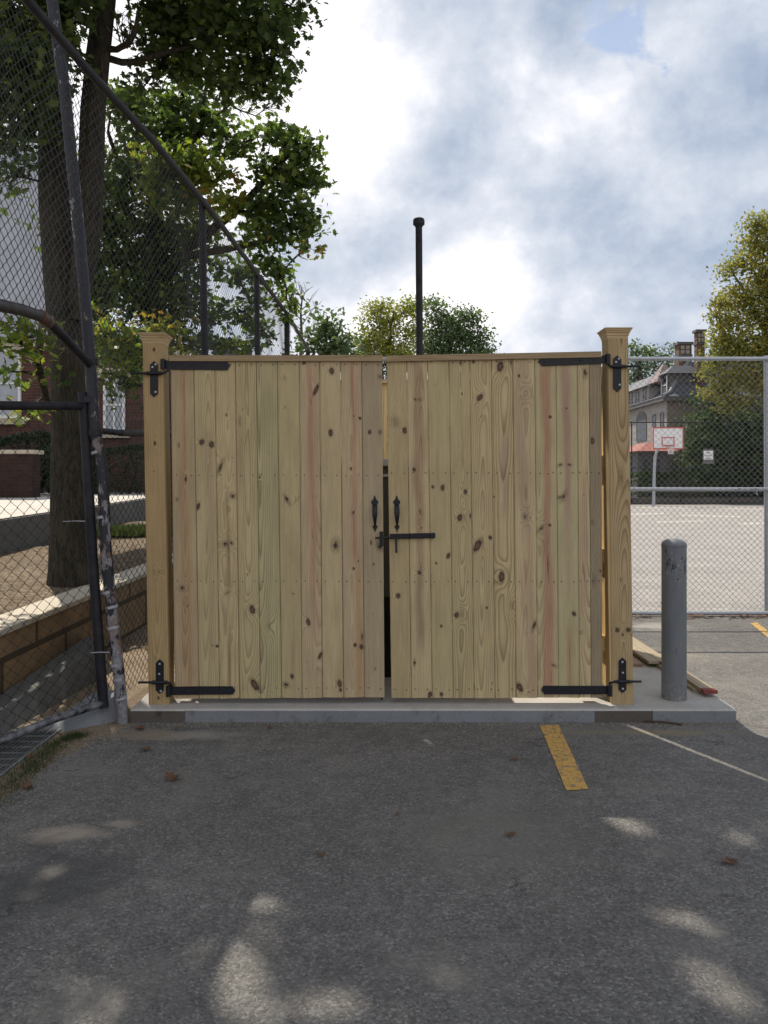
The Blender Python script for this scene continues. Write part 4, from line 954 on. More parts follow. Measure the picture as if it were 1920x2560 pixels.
# end pier of garden wall
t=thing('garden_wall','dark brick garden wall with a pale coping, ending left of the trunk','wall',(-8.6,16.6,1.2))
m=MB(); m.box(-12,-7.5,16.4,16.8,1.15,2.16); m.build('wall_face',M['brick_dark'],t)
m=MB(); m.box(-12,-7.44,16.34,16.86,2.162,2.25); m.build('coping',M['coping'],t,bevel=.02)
# brick building, two masses
t=thing('brick_building','red brick building with white framed windows and a steep pale roof behind the left trees','building',(-9,20,1.2))
m=MB(); m.box(-18,-5.8,20,24,1.0,5.05); m.build('wall',M['brick'],t)
m=MB(); m.box(-18.1,-5.7,19.9,24.1,5.052,5.2); m.build('cornice',M['coping'],t)
m=MB(); m.hexa([(-18,19.8,5.22),(-8.1,19.8,5.22),(-8.1,24,5.22),(-18,24,5.22),(-18,22.5,10.9),(-9.9,21.4,10.9),(-9.9,23,10.9),(-18,23.5,10.9)]); m.build('roof',M['roof_pale'],t)
def win(parent,x0,x1,z0,z1,y,fr=.07,mull=True,lintel=True,f_m='white'):
    m=MB(); m.box(x0,x1,y-.06,y-.002,z0,z0+fr); m.box(x0,x1,y-.06,y-.002,z1-fr,z1)
    m.box(x0,x0+fr,y-.06,y-.002,z0+fr,z1-fr); m.box(x1-fr,x1,y-.06,y-.002,z0+fr,z1-fr)
    if mull:
        xm=(x0+x1)/2; zm=(z0+z1)/2; m.box(xm-fr*.35,xm+fr*.35,y-.055,y-.002,z0+fr,z1-fr); m.box(x0+fr,xm-fr*.35,y-.052,y-.002,zm-fr*.3,zm+fr*.3); m.box(xm+fr*.35,x1-fr,y-.052,y-.002,zm-fr*.3,zm+fr*.3)
    w=m.build('window',M[f_m],parent)
    m=MB(); m.box(x0+fr,x1-fr,y-.02,y-.004,z0+fr,z1-fr); m.build('pane',simple('pale reflective pane',(.33,.36,.40),.25,0,.15,2,0,5),w)
    if lintel:
        m=MB(); m.box(x0-.15,x1+.15,y-.09,y-.003,z1+.002,z1+.25); m.build('lintel',M['coping'],w); m=MB(); m.box(x0-.12,x1+.12,y-.12,y-.003,z0-.16,z0-.002); m.build('sill',M['coping'],w)
win(t,-11.6,-9.42,3.2,5.0,20)
win(t,-7.28,-6.72,2.85,4.25,20)
win(t,-14.6,-12.6,3.2,5.0,20)
LD=32.0
# ================================================================ vegetation
def crown_points(clumps, size, dens, rs, per=13, shell=2.0, spread=1.5):
    P=[];T=[];tips=[]
    for c in clumps:
        (cx,cy,cz),(a,b,h)=c[0],c[1]; dn=c[2] if len(c)>2 else 1.0; tb=c[3] if len(c)>3 else 0.0
        n=max(12,int(dens*LD*dn*(a*h+a*b)*.5/(size*size))); k=max(2,n//per)
        d=rs.normal(size=(k,3)); d/=np.linalg.norm(d,axis=1)[:,None]; d*=(rs.uniform(0,1,k)**(1/shell))[:,None]
        tp=np.array([cx,cy,cz])+d*np.array([a,b,h]); tips.append((np.array([cx,cy,cz]),tp))
        ti=rs.normal(0,.13,k)
        j=rs.randint(0,k,n)
        off=rs.normal(size=(n,3))*np.array([1,1,.6])*size*spread
        P.append(tp[j]+off); T.append(np.clip(.33+tb+ti[j]+rs.normal(0,.09,n),0,1))
    return np.concatenate(P),np.concatenate(T),tips
def bezier(a,b,rs,sag=.12,n=6):
    a=Vector(a);b=Vector(b);L=(b-a).length; m=(a+b)/2+Vector((rs.uniform(-1,1),rs.uniform(-1,1),rs.uniform(.2,1.2)))*L*sag
    return [(a*(1-t)**2+m*2*t*(1-t)+b*t*t)+Vector((rs.uniform(-1,1),rs.uniform(-1,1),rs.uniform(-1,1)))*L*.012*(0<t<1) for t in [i/(n-1) for i in range(n)]]
def pc(px,py,d,rx,ry,dn=1.0,tb=0.0,dep=None):
    c=U(px,py,d); a=rx*d/F; h=ry*d/F; return ((c.x,c.y,c.z),(a,dep or (a+h)/2,h),dn,tb)
def tree(name,label,cat,base,trunk,limbs,clumps,size,dens,seed,kind,leafmat,barkmat,group=None,per=13,twigs=True,up=.5,br=.03,tw=.006,spread=1.5,shell=2.0,droop=.3,gaps=None):
    t=thing(name,label,cat,base,group); rs=NRM(seed); rr=random.Random(seed)
    P,T,tips=crown_points(clumps,size,dens,rs,per,shell,spread)
    if gaps:                                          # openings in the crown where sun comes through to the asphalt
        g=P-np.array(SD)[None,:]*(P[:,2:3]/SD.z); keep=np.ones(len(P),bool)
        for (gx,gy,ra,rb) in gaps: keep&=~((((g[:,0]-gx)/ra)**2+((g[:,1]-gy)/rb)**2)<1)
        P=P[keep]; T=T[keep]
    leaf_mesh('crown',P,size,T,kind,leafmat,t,rs,up,.18,droop)
    m=MB(); m.tube(trunk[0],trunk[1],14)
    nodes=[Vector(p) for p in trunk[0]]
    # refine nodes along trunk and limbs for attachments
    def dense(pp): 
        o=[]
        for a,b in zip(pp[:-1],pp[1:]):
            a=Vector(a);b=Vector(b); o+=[a.lerp(b,k/6) for k in range(6)]
        return o+[Vector(pp[-1])]
    att=dense(trunk[0])[4:]
    for pts,rad in limbs: m.tube(pts,rad,10); att+=dense(pts)
    for c,tp in tips:
        c=Vector(c); q=min(att,key=lambda n:(n-c).length+max(0,n.z-c.z)*.8); L=(q-c).length
        pth=bezier(q,c,rr); r0=min(br,br*.35+L*.012); m.tube(pth,[r0*(1-.6*i/5) for i in range(6)],6)
        att+=pth[2:]
        if twigs:
            sel=tp[::max(1,len(tp)//16)]
            for e in sel:
                p2=bezier(pth[rr.choice([3,4,5])],Vector(e),rr,.1,4); m.tube(p2,[tw,tw*.8,tw*.6,tw*.35],4)
    m.build('trunk',barkmat,t,True)
    return t
rs0=random.Random(21)
GAPS=[(G(x,y).x,G(x,y).y,a,b) for x,y,a,b in [(585,2400,.085,.13),(600,2470,.10,.10),(640,2530,.10,.06),(654,2262,.10,.07),(827,2511,.13,.09),(139,2176,.08,.08),(80,2200,.055,.05),(70,2240,.05,.05),(1545,2050,.10,.08),(1585,2072,.09,.07),(1860,2100,.07,.06),(1700,2295,.10,.07),(1760,2320,.07,.06),(1770,2450,.12,.10),(1830,2495,.10,.09),(1116,2442,.06,.06),(1380,2030,.055,.05),(390,2205,.06,.05),(470,2540,.07,.06),(1010,2530,.06,.06)]]+[(1.9,4.7,.55,.6),(3.5,5.6,1.35,2.3)]
# --- near maple
T1=[(-3.15,7.68,.4),(-3.14,7.68,.75),U(172,1300,7.7),U(172,1100,7.75),U(168,900,7.8),U(150,700,7.8),U(135,500,7.8),U(132,300,7.8),U(120,100,7.8),U(112,-150,7.8),U(120,-500,7.9),U(150,-1000,8.0)]
R1=[.225,.20,.18,.17,.165,.16,.15,.14,.13,.12,.10,.05]
LM=[([U(190,800,7.75),U(222,560,7.7),U(228,420,7.7),U(232,280,7.7),U(245,140,7.7),U(262,0,7.7),U(280,-200,7.7),U(330,-600,7.8),U(420,-1000,8)],[.10,.13,.125,.12,.115,.105,.09,.07,.03]),
    ([U(252,133,7.7),U(270,122,7.68),U(292,124,7.65),U(325,105,7.6),U(340,70,7.6),U(345,30,7.6)],[.05,.036,.03,.03,.024,.015]),
    ([U(250,150,7.7),U(272,146,7.75),U(305,156,7.8),U(335,155,7.9),U(420,130,8.0),U(520,110,8.1)],[.05,.036,.034,.032,.025,.016]),
    ([U(262,-40,7.7),U(380,-60,7.8),U(540,-40,7.9),U(680,-10,7.9)],[.06,.045,.035,.02]),
    ([U(120,0,7.8),U(60,-150,7.2),U(0,-300,6.8)],[.08,.06,.03]),
    ([U(280,-200,7.7),U(450,-420,7.6),U(700,-600,7.4)],[.07,.05,.02]),
    ([U(110,-150,7.8),U(200,-700,6.8),U(260,-1400,5.8)],[.08,.06,.02]),
    ([U(170,760,7.8),U(110,800,7.2),U(92,900,7.0),U(120,1010,7.4)],[.05,.04,.035,.03])]
C=[]
for a in [(400,70,8.2,75,95),(460,20,8.2,110,70),(560,60,8,110,90),(670,60,7.8,90,80),(640,160,8.1,90,70),(500,160,8.4,100,70),(690,190,8,40,45),(735,20,8,45,38),(600,-60,8,150,60),(420,-90,8,140,60),
          (400,170,8.3,45,60),(560,215,8.2,55,35),(640,225,8.1,50,30),(350,230,8.4,30,40),
          (60,60,7,110,100,1.3),(15,210,6.9,70,90,1.3),(115,-20,7,100,80,1.2),(45,320,7.2,60,70,1.1),(188,66,7.3,32,45,.9),(183,165,7.5,18,40,1.0),(100,180,7.4,70,80,1.1),(210,10,7.4,30,30),(20,440,7.6,45,60,.7),(90,300,7.4,60,40,1.1),(60,150,6.8,90,90,1.2),(150,-10,7.2,60,60,1.2),(10,20,6.8,70,90,1.2),(70,420,7.9,16,60,.8),(100,560,8.2,14,60,.6),(190,-90,7.4,80,60)]:
    C.append(pc(a[0],a[1],a[2],a[3],a[4],a[5] if len(a)>5 else 1.0,rs0.uniform(-.12,.04)))
for a in [(35,850,6.6,55,50,1.0,.15),(90,835,6.7,40,35,1,.2),(70,1020,6.9,22,40,1,.35),(85,935,7,25,22,.8,.0),(15,930,6.8,22,30,.8,0)]: C.append(pc(*a))
rr=random.Random(77); cnt=0
for gx in np.arange(-5.6,.3,.62):
    for gy in np.arange(3.9,10.2,.62):
        if rr.random()<.10: continue
        x=gx+rr.uniform(-.3,.3); y=gy+rr.uniform(-.3,.3); z=8.4+rr.uniform(-.7,1.0)
        if (z-.75-CH)*F/(y+.5)<HY+30: z=(HY+30)*(y+.5)/F+CH+.8
        if z>10.4: continue
        C.append(((x,y,z),(.6,.6,.42),1.15,rr.uniform(-.1,.1)))
tree('maple_tree','near maple with a thick ridged trunk rising from the mulch bed at the left','tree',(-3.15,7.68,.56),(T1,R1),LM,C,.10,1.4,5,'maple',M['maple'],M['bark'],'broadleaf trees around the lot',per=9,tw=.005,spread=1.15,gaps=GAPS)
# --- second maple further back, behind the tall fence
b2=Vector((U(405,0,12.5).x,12.5,.7))
T2=[b2,U(402,1150,12.5),U(398,950,12.5),U(385,700,12.5),U(390,450,12.4),U(430,300,12.3),U(470,210,12.3)]
R2=[.22,.19,.17,.15,.11,.07,.03]
L2=[([U(350,760,12.5),U(470,620,12),U(600,520,11.5),U(690,420,11.2),U(740,370,11)],[.10,.08,.06,.04,.02]),
    ([U(470,640,12),U(580,620,11.6),U(680,600,11.2),U(720,560,11)],[.06,.05,.035,.02]),
    ([U(380,480,12.4),U(300,420,12.2),U(270,330,12)],[.07,.05,.02]),
    ([U(400,420,12.4),U(506,330,12),U(508,250,12),U(520,200,12)],[.07,.05,.04,.02])]
C=[]
for a in [(285,240,12.3,45,35,.9,.05),(330,275,12.4,50,45,.9,.0),(400,270,12.3,60,45,1),(460,240,12.2,45,40,1),(520,300,12,60,50,1.1),(430,340,12,90,50,1.1),(350,370,12.4,60,50,1),(560,340,11.8,45,35,1),(590,370,11.6,40,30,.9,.05),(640,345,11.5,35,25,.9,.05),
          (400,400,11,60,45,1.0,.24),(470,420,11,60,40,1.0,.3),(540,450,11,45,40,1.0,.35),(560,510,11,40,40,1.0,.38),(440,480,11.3,80,50,1.1,.15),(500,400,11.2,50,35,1,.25),(320,460,12,70,60,1.2),(260,400,12.4,50,60,.9,.1),
          (700,350,11.2,55,33,1.2),(762,372,11,48,35,1.2),(740,430,11,65,45,1.3),(665,430,11.3,45,45,1.1,.05),(700,500,11,60,45,1.2),(760,560,11,48,50,1.3),(690,585,11,60,40,1.2),(770,620,11,25,20,1.0,.25),(650,530,11.3,45,50,1.1),(620,590,11.4,35,40,1,.1),
          (700,690,11.2,42,28,1.1),(665,650,11.2,35,25,1.0,.1),(715,735,12.5,32,22,1,.1),(725,780,12.8,32,25,1),(780,460,11,30,30,1.1),
          (250,540,12.3,60,80,1.2),(320,580,12.2,90,90,1.3),(420,580,12.2,80,80,1.2),(500,570,12,55,55,1.0,.1),(250,690,12.3,60,90,1.3),(350,720,12.2,90,90,1.3),(450,700,12.2,60,80,1.2),(500,760,12.2,45,60,1.1),(540,670,12.2,35,40,.8),(600,690,12.3,40,35,1,.0),(560,790,12.4,30,30,.6),
          (610,780,12.5,40,35,1.0),(660,820,12.8,40,30,1),(650,740,12.5,30,25,1),(340,880,12.3,90,50,1.2,.05),(270,840,12.3,50,70,1.2,.1),(220,480,12.4,30,70,1),(210,620,12.4,30,80,1.1),(230,760,12.4,40,60,1.1),(450,850,12.3,50,40,1.0),(540,860,12.5,45,30,1.0),(600,860,12.6,40,25,1.0),(420,800,12.3,50,50,1.1)]:
    C.append(pc(*(list(a)+[1.0]*(6-len(a)))[:8]) if len(a)>5 else pc(*a,1.0,rs0.uniform(-.1,.0)))
tree('maple_tree','second maple behind the tall fence, its round lobes standing out against the sky','tree',tuple(b2),(T2,R2),L2,C,.128,1.4,9,'maple',M['maple'],M['bark'],'broadleaf trees around the lot',per=9,tw=.006,up=.45,spread=.95,shell=2.6)
# low bright branchlets near the left gate post
C=[pc(408,835,9.3,32,28,1.1,.3),pc(435,860,9.4,22,25,1,.3),pc(385,810,9.4,25,14,1,.4),pc(250,850,10.0,30,60,1,.35),pc(300,880,10.2,50,40,1,.25),pc(340,850,10.2,30,40,1,.3),pc(320,960,10.4,40,30,1,.0),pc(265,930,10.4,30,30,1,.1)]
bb=U(378,1330,10.3); bb.z=.75
tree('young_tree','young tree with bright leaves just behind the left gate post','tree',tuple(bb),([bb,U(380,1200,10.3),U(376,1050,10.3),U(365,930,10.2),U(350,860,10.1)],[.05,.045,.04,.03,.012]),[],C,.11,1.3,15,'maple',M['maple'],M['bark'],'broadleaf trees around the lot')
# --- bare dead sapling
rr=random.Random(6); dd=22.0; bs=U(752,0,dd); 
t=thing('bare_tree','leafless thin tree standing against the sky just left of the small round maple','tree',(bs.x,dd,0),'broadleaf trees around the lot')
m=MB(); st=[Vector((bs.x,dd,0)),U(752,900,dd),U(754,840,dd),U(752,780,dd),U(756,740,dd),U(752,712,dd)]; m.tube(st,[.09,.055,.045,.03,.02,.008],7)
for (y,dx,dy) in [(850,35,-40),(845,-30,-35),(825,-42,-45),(815,40,-50),(800,-30,-45),(790,50,-30),(780,-22,-40),(775,30,-35),(765,-35,-22),(760,14,-35),(748,-14,-26),(742,18,-18),(835,52,-22),(735,-8,-25)]:
    a=U(753,y,dd); b=U(753+dx*.9,y+dy,dd+rr.uniform(-.5,.5)); pth=bezier(a,b,rr,-.12,5); m.tube(pth,[.018,.014,.011,.008,.005],4)
    for k in (2,3,4):
        q=pth[k]+Vector((rr.uniform(-.12,.22)*(1 if dx>0 else -1),0,rr.uniform(.08,.28))); m.tube([pth[k],q],[.008,.003],4)
m.build('trunk',M['bark_far'],t,True)
# bare twigs hanging out of the second maple
m=MB(); rr=random.Random(12)
t=thing('dead_branch','bare grey dead branch reaching out of the maple crown into the white sky','branch',tuple(U(560,300,11.6)),None)
a=U(540,290,11.7); main=[a,U(575,262,11.6),U(600,276,11.6),U(640,290,11.6),U(665,270,11.6),U(688,265,11.6)]; m.tube(main,[.022,.018,.014,.010,.007,.004],5)
for i in range(26):
    q=main[rr.randint(1,4)].lerp(main[rr.randint(2,5)],rr.random()); e=q+Vector((rr.uniform(.0,.35),rr.uniform(-.1,.1),rr.uniform(-.2,.22))); m.tube(bezier(q,e,rr,.15,4),[.006,.005,.004,.002],4)
m.build('twigs',M['bark_far'],t,True)
t=thing('dead_branch','fan of thin bare twigs in the bright sky gap right of the upper limb','branch',tuple(U(300,100,7.7)),None); m=MB()
for i in range(9):
    a=U(rr.uniform(300,335),rr.uniform(95,125),7.7); e=U(rr.uniform(270,335),rr.uniform(-10,90),7.7+rr.uniform(-.2,.2)); pth=bezier(a,e,rr,.15,5); m.tube(pth,[.008,.006,.005,.004,.0025],4)
    for k in (1,2,3):
        q=pth[k]+Vector((rr.uniform(-.14,.14),0,rr.uniform(.0,.14))); m.tube([pth[k],q],[.004,.0015],4)
m.build('twigs',M['bark'],t,True)

# --- trees behind the gate
def simple_tree(name,label,d,clumps,size,dens,seed,mat,kind='leaf',px=None,zb=0.0,bw=.2,up=.45,br=.08,per=16):
    cx=px if px else clumps[0][0]; b=U(cx,0,d); b.z=zb
    ys=[c[1] for c in clumps]; top=min(ys)+30
    tr=[b,U(cx+3,1000,d),U(cx-4,900,d),U(cx,top+60,d),U(cx+3,top+15,d)]
    return tree(name,label,'tree',tuple(b),(tr,[bw,bw*.85,bw*.7,bw*.4,bw*.12]),[],[pc(*c) for c in clumps],size,dens,seed,kind,mat,M['bark_far'],'broadleaf trees around the lot',per=per,up=up,br=br,tw=.012,spread=1.3)
simple_tree('maple_tree','small dark maple rising above the gate between the black fence and the yellow green tree',20,[(815,812,20,28,32,1.1),(820,790,20,14,14,1),(790,850,20,25,30,1.1),(840,858,20,38,26,1.1),(870,868,20,18,18,1),(768,865,20,20,22,1),(812,875,20,45,22,1.2),(795,835,20,18,20,1.),(835,828,20,18,16,1)],.15,1.2,31,M['leaf_far'],'maple',812)
simple_tree('plane_tree','rounded yellow green tree left of the tall dark pipe',45,[(935,790,45,35,40,1),(960,765,45,28,20,1),(985,800,45,38,40,1.2),(1020,775,45,32,32,1.1),(1030,840,45,35,50,1.3),(910,850,45,32,35,1.2),(895,880,45,18,25,1.),(960,850,45,50,50,1.3),(1000,890,45,70,30,1.2),(925,890,45,45,25,1.2),(930,760,45,12,12,.8),(1045,760,45,20,18,1)],.24,1.35,32,M['leaf_yellow'],'leaf',975,bw=.25)
simple_tree('oak_tree','dense dark green tree right of the tall dark pipe',40,[(1085,775,40,32,32,1,.15),(1085,755,40,14,14,.9,.2),(1120,800,40,36,34,1.3),(1160,790,40,28,28,1.2),(1190,800,40,22,24,1.2),(1205,840,40,24,26,1.2),(1130,850,40,50,40,1.4),(1075,850,40,35,50,1.3,.1),(1190,880,40,45,26,1.3),(1225,890,40,22,14,1.1),(1100,890,40,60,25,1.3),(1160,840,40,40,35,1.3)],.22,1.5,33,M['leaf_far'],'leaf',1125,bw=.25)
simple_tree('shade_tree','dark tree glimpsed through the slit between the gate leaves below the rail',25,[(962,930,25,20,30,1),(930,920,25,30,30,1),(880,905,25,30,22,1),(700,915,25,40,20,1)],.2,1.2,34,M['leaf_dark'],'leaf',950)
# --- trees above the silver fence
simple_tree('locust_tree','feathery green tree just right of the right gate post, behind the stone house',75,[(1590,885,75,22,32,1.1),(1615,880,75,18,22,1),(1575,870,75,12,20,1),(1640,892,75,20,18,1),(1665,890,75,20,22,1),(1690,880,75,10,18,.8),(1672,872,75,6,14,.7),(1590,935,75,30,40,1.4),(1585,1000,75,18,40,1.4),(1620,920,75,22,20,1.3),(1660,915,75,30,14,1.2),(1605,965,75,20,20,1.2)],.42,1.2,35,M['leaf_far'],'leaf',1600,bw=.4,br=.15)
Cb=[]
for a in [(1890,560,26,30),(1925,570,30,40),(1905,620,35,45),(1940,650,40,60),(1870,600,14,16),(1860,660,30,28),(1825,670,20,18),(1815,690,12,12),(1900,700,45,45),(1950,740,50,60),(1850,740,35,30),(1880,770,45,45),(1800,760,28,22),(1787,790,18,14),(1820,810,40,35),(1950,830,60,60),(1870,850,50,50),(1800,850,24,28),(1820,880,50,40),(1910,900,60,50),(1790,905,28,24),(1775,935,22,20),(1840,940,45,35),(1900,960,50,35),(1800,975,32,26),(1960,960,50,50),(2010,800,60,140),(2010,640,50,90),(1770,985,18,14),(1830,1010,40,22)]:
    Cb.append(pc(a[0],a[1],49.2,a[2],a[3],1.1,rs0.uniform(-.1,.15)))
b=U(1925,0,49.5); b.z=0
tree('plane_tree','tall yellowing tree at the right frame edge, higher than everything near it','tree',tuple(b),([b,U(1925,1000,49.5),U(1915,850,49.5),U(1925,700,49.5),U(1930,560,49.5)],[.35,.3,.25,.18,.06]),
     [([U(1920,1000,49.5),U(1860,880,49.5),U(1800,820,49.5)],[.16,.12,.05]),([U(1920,850,49.5),U(1870,740,49.5),U(1830,680,49.5)],[.14,.1,.04]),([U(1930,1050,49.3),U(1870,1000,49),U(1800,960,49)],[.15,.1,.04])],
     Cb,.30,1.9,36,'leaf',M['leaf_plane'],M['bark_far'],'broadleaf trees around the lot',per=14,up=.4,br=.1,tw=.02,spread=1.3)
Cb=[]
for a in [(1760,1010,20,18),(1735,1050,20,18),(1790,1050,45,45),(1740,1100,25,35),(1860,1060,60,50),(1930,1050,50,60),(1790,1120,60,50),(1870,1130,60,60),(1940,1140,50,60),(1720,1150,18,35),(1760,1180,50,35),(1850,1190,60,35),(1930,1200,50,35),(1715,1080,12,16),(2000,1100,50,110)]:
    Cb.append(pc(a[0],a[1],50.5,a[2],a[3],1.3,rs0.uniform(-.15,.1)))
b=U(1850,0,51); b.z=0
tree('ivy_tree','broad dark ivy covered tree mass beneath the yellowing tree','tree',tuple(b),([b,U(1850,1200,51),U(1850,1100,51),U(1850,1030,51)],[.4,.35,.3,.1]),[],Cb,.30,1.5,37,'leaf',mat_leaf('ivy leaves',[(.035,.065,.03),(.06,.10,.04),(.095,.14,.05),(.14,.18,.055)],.35),M['bark_far'],'broadleaf trees around the lot',per=16,up=.3,br=.12,tw=.02)

# --- hedges
def hedge(label,x0,x1,y0,y1,z0,z1,size,dens,seed,mat,kind='leaf',name='hedge',parent=None):
    rs=NRM(seed); A=(x1-x0)*(z1-z0)+(x1-x0)*(y1-y0)+(y1-y0)*(z1-z0); n=int(dens*A*6/(size*size))
    p=rs.uniform(size=(n,3)); f=rs.randint(0,3,n)
    p[f==0,1]=np.abs(rs.normal(0,.05,(f==0).sum())); p[f==1,2]=1-np.abs(rs.normal(0,.06,(f==1).sum())); 
    s=rs.uniform(size=n)<.5; q=(f==2); p[q&s,0]=np.abs(rs.normal(0,.03,(q&s).sum())); p[q&~s,0]=1-np.abs(rs.normal(0,.03,(q&~s).sum()))
    P=np.array([x0,y0,z0])+p*np.array([x1-x0,y1-y0,z1-z0]); P[:,2]+=.06*np.sin(P[:,0]*3)+.05*np.sin(P[:,1]*2.3)
    o=leaf_mesh('foliage',P,size,np.clip(rs.normal(.4,.2,n),0,1),kind,mat,None,rs,.35)
    t=thing(name,label,'hedge',((x0+x1)/2,(y0+y1)/2,z0),'clipped hedges'); rel(o,t)
    m=MB(); rr=random.Random(seed)
    for i in range(max(4,int((x1-x0)*2))):
        x=rr.uniform(x0+.1,x1-.1); y=rr.uniform(y0+.1,y1-.1); m.tube([(x,y,z0),(x+rr.uniform(-.2,.2),y,(z0+z1)/2),(x+rr.uniform(-.3,.3),y,z1-.05)],[.03,.02,.008],5)
    so_=m.build('stems',M['bark'],t,True); so_['kind']='stuff'
    return t
hedge('clipped dark hedge before the brick building, seen through the fence beside the left gate post',-7.0,-3.8,18.2,19.2,1.2,2.45,.10,1.7,51,M['hedge'])
hedge('dark hedge behind the brick garden wall at the left edge',-12,-7.6,17.4,18.2,1.3,2.62,.10,1.5,52,M['hedge'])
hedge('green hedge below the stone house, behind the basketball hoop',15.0,24.5,50.0,51.2,0,2.0,.28,1.6,53,mat_leaf('far hedge leaves',[(.035,.06,.025),(.06,.10,.035),(.09,.13,.045)],.3))
# grass
def grass(name,label,pts,n,h,seed):
    rs=NRM(seed); pts=np.array(pts); j=rs.randint(0,len(pts)-1,n); f=rs.uniform(size=(n,1)); c=pts[j]*(1-f)+pts[j+1]*f
    c[:,0]+=rs.normal(0,1,n)*c[:,3]; c[:,1]+=rs.normal(0,1,n)*c[:,3]*.6
    hh=h*rs.uniform(.4,1.2,n); dx=rs.normal(0,.5,n)*hh; dy=rs.normal(0,.5,n)*hh; w=.003*h/.05
    a=rs.uniform(0,3.14,n); wx=np.cos(a)*w; wy=np.sin(a)*w
    V=np.stack([np.stack([c[:,0]-wx,c[:,1]-wy,c[:,2]],1),np.stack([c[:,0]+wx,c[:,1]+wy,c[:,2]],1),np.stack([c[:,0]+dx,c[:,1]+dy,c[:,2]+hh],1)],1).reshape(-1,3)
    o=raw_mesh(name,V,np.arange(n*3).reshape(n,3),3,M['grass'],{'tint':('FLOAT',np.repeat(rs.uniform(0,1,n),3))}); return tag(o,label,kind='stuff')
gp=[]
for x,y,s in [(205,1835,.03),(170,1845,.035),(125,1870,.05),(95,1905,.05),(60,1930,.06),(20,1968,.07),(-60,2040,.07),(-160,2130,.07)]:
    g=G(x,y); gp.append((g.x,g.y,-.004,s))
grass('grass','short green grass tufts along the right edge of the drain grate',gp,2600,.032,61)
grass('grass','bright lawn patch in the mulch bed, seen beside the left gate post',[(-4.5,12.6,.72,.22),(-4.1,12.7,.72,.3),(-3.6,12.9,.74,.32),(-3.1,13.2,.74,.3)],9000,.15,62)

# ================================================================ stone house beyond the court
H0=54.0; XW=(1669-CX)/F*H0                           # west facade plane
def zy(py,d): return CH+(HY-py)/F*d
def dx(px): return XW*F/(px-CX)                      # distance of a facade point from its column
t=thing('stone_house','old grey stone house with steep slate roofs, dormers and two chimneys','house',(XW+4,H0+5,0))
ze=zy(1003,H0)
m=MB(); m.box(XW,XW+9,H0,H0+16,0,ze); m.build('wall',[M['stone_shaded']],t)
m=MB(); m.box(XW-.06,XW-.004,H0+.02,H0+16,0,ze); m.build('wall',M['stone_wall'],t)  # paler sheet paints the sunlight into the west facade's colour
m=MB(); m.box(XW-.45,XW+9.3,H0-.45,H0+16,ze+.004,ze+.3); m.build('cornice',M['stone_trim'],t)
# flared hip roof
xr=(1722-CX)/F*57; zr=zy(907,57); rf=MB()
prof=[(0,0),(.55,.35),(1.0,1.0),(xr-XW,zr-ze)]
ring=[]
for i,(o_,h_) in enumerate([(-.5,.3),(.25,.62),(.85,1.35),(xr-XW-.2,zr-ze)]):
    z=ze+h_; ring.append([(XW+o_,H0+o_,z),(XW+9.3-max(o_,0)*.9,H0+o_,z),(XW+9.3-max(o_,0)*.9,H0+16-max(o_,0)*.3,z),(XW+o_,H0+16-max(o_,0)*.3,z)])
vs=[p for r_ in ring for p in r_]; fs=[]
for i in range(3):
    for k in range(4): fs.append((i*4+k,i*4+(k+1)%4,(i+1)*4+(k+1)%4,(i+1)*4+k))
fs.append((12,13,14,15)); fs.append((3,2,1,0)); rf.add(vs,fs); rf.build('roof',M['slate'],t)
m=MB(); m.tube([Vector(r_[0])+Vector((-.02,-.02,.04)) for r_ in ring],.13,8); m.build('hip_flashing',M['copper_trim'],t,True)
# upper storey block on the west side, in the sun-paled stone
d0,d1=dx(1626),dx(1566); zt0=zy(966,d0)
m=MB(); m.box(XW-.12,XW+3.2,d0,d1+2,ze+.31,zt0); up_=m.build('upper_storey',M['stone_wall'],t)
m=MB(); m.hexa([(XW-.5,d0-.4,zt0+.004),(XW+3.5,d0-.4,zt0+.004),(XW+3.5,d1+2,zt0+.004),(XW-.5,d1+2,zt0+.004),(XW+1.6,d0+1.2,zt0+1.3),(XW+3.2,d0+1.2,zt0+1.3),(XW+3.2,d1+2,zt0+1.3),(XW+1.6,d1+2,zt0+1.3)]); m.build('roof',M['slate'],t)
# small spire
sx=(1624-CX)/F*56.6; m=MB(); zb=zt0+.15; za=zy(905,56.6)
m.add([(XW-.15,55.7,zb),(XW+1.7,55.7,zb),(XW+1.7,58.0,zb),(XW-.15,58.0,zb),(XW+.75,56.8,za)],[(0,3,2,1),(0,1,4),(1,2,4),(2,3,4),(3,0,4)]); m.build('spire',mat_brick('scalloped spire tiles',(.34,.27,.26),(.24,.19,.19),(.12,.1,.1),1.5),t)
# windows on the west facade (open to -x)
def wwin(pxa,pxb,pya,pyb,arch=False,x=XW-.06):
    ya,yb=sorted((dx(pxa),dx(pxb))); dm=(ya+yb)/2; z1=zy(pya,dm); z0=zy(pyb,dm)
    m=MB(); fr=.09
    m.box(x-.05,x-.003,ya,yb,z0,z0+fr); m.box(x-.05,x-.003,ya,ya+fr,z0+fr,z1-fr); m.box(x-.05,x-.003,yb-fr,yb,z0+fr,z1-fr); m.box(x-.05,x-.003,ya,yb,z1-fr,z1); m.box(x-.045,x-.003,ya+fr,yb-fr,(z0+z1)/2-.04,(z0+z1)/2+.04)
    if arch:
        m.prism([(x-.05,dm+(yb-ya)/2*math.cos(a),z1+(yb-ya)*.25*math.sin(a)) for a in [k*math.pi/8 for k in range(9)]],(.046,0,0))
    w_=m.build('window',M['stone_trim'],t); m=MB(); m.box(x-.03,x-.004,ya+fr,yb-fr,z0+fr,z1-fr); m.build('pane',M['dark'],w_)
wwin(1594,1619,1048,1102,True); wwin(1634,1642,1036,1108); wwin(1653.5,1662,1031,1108)
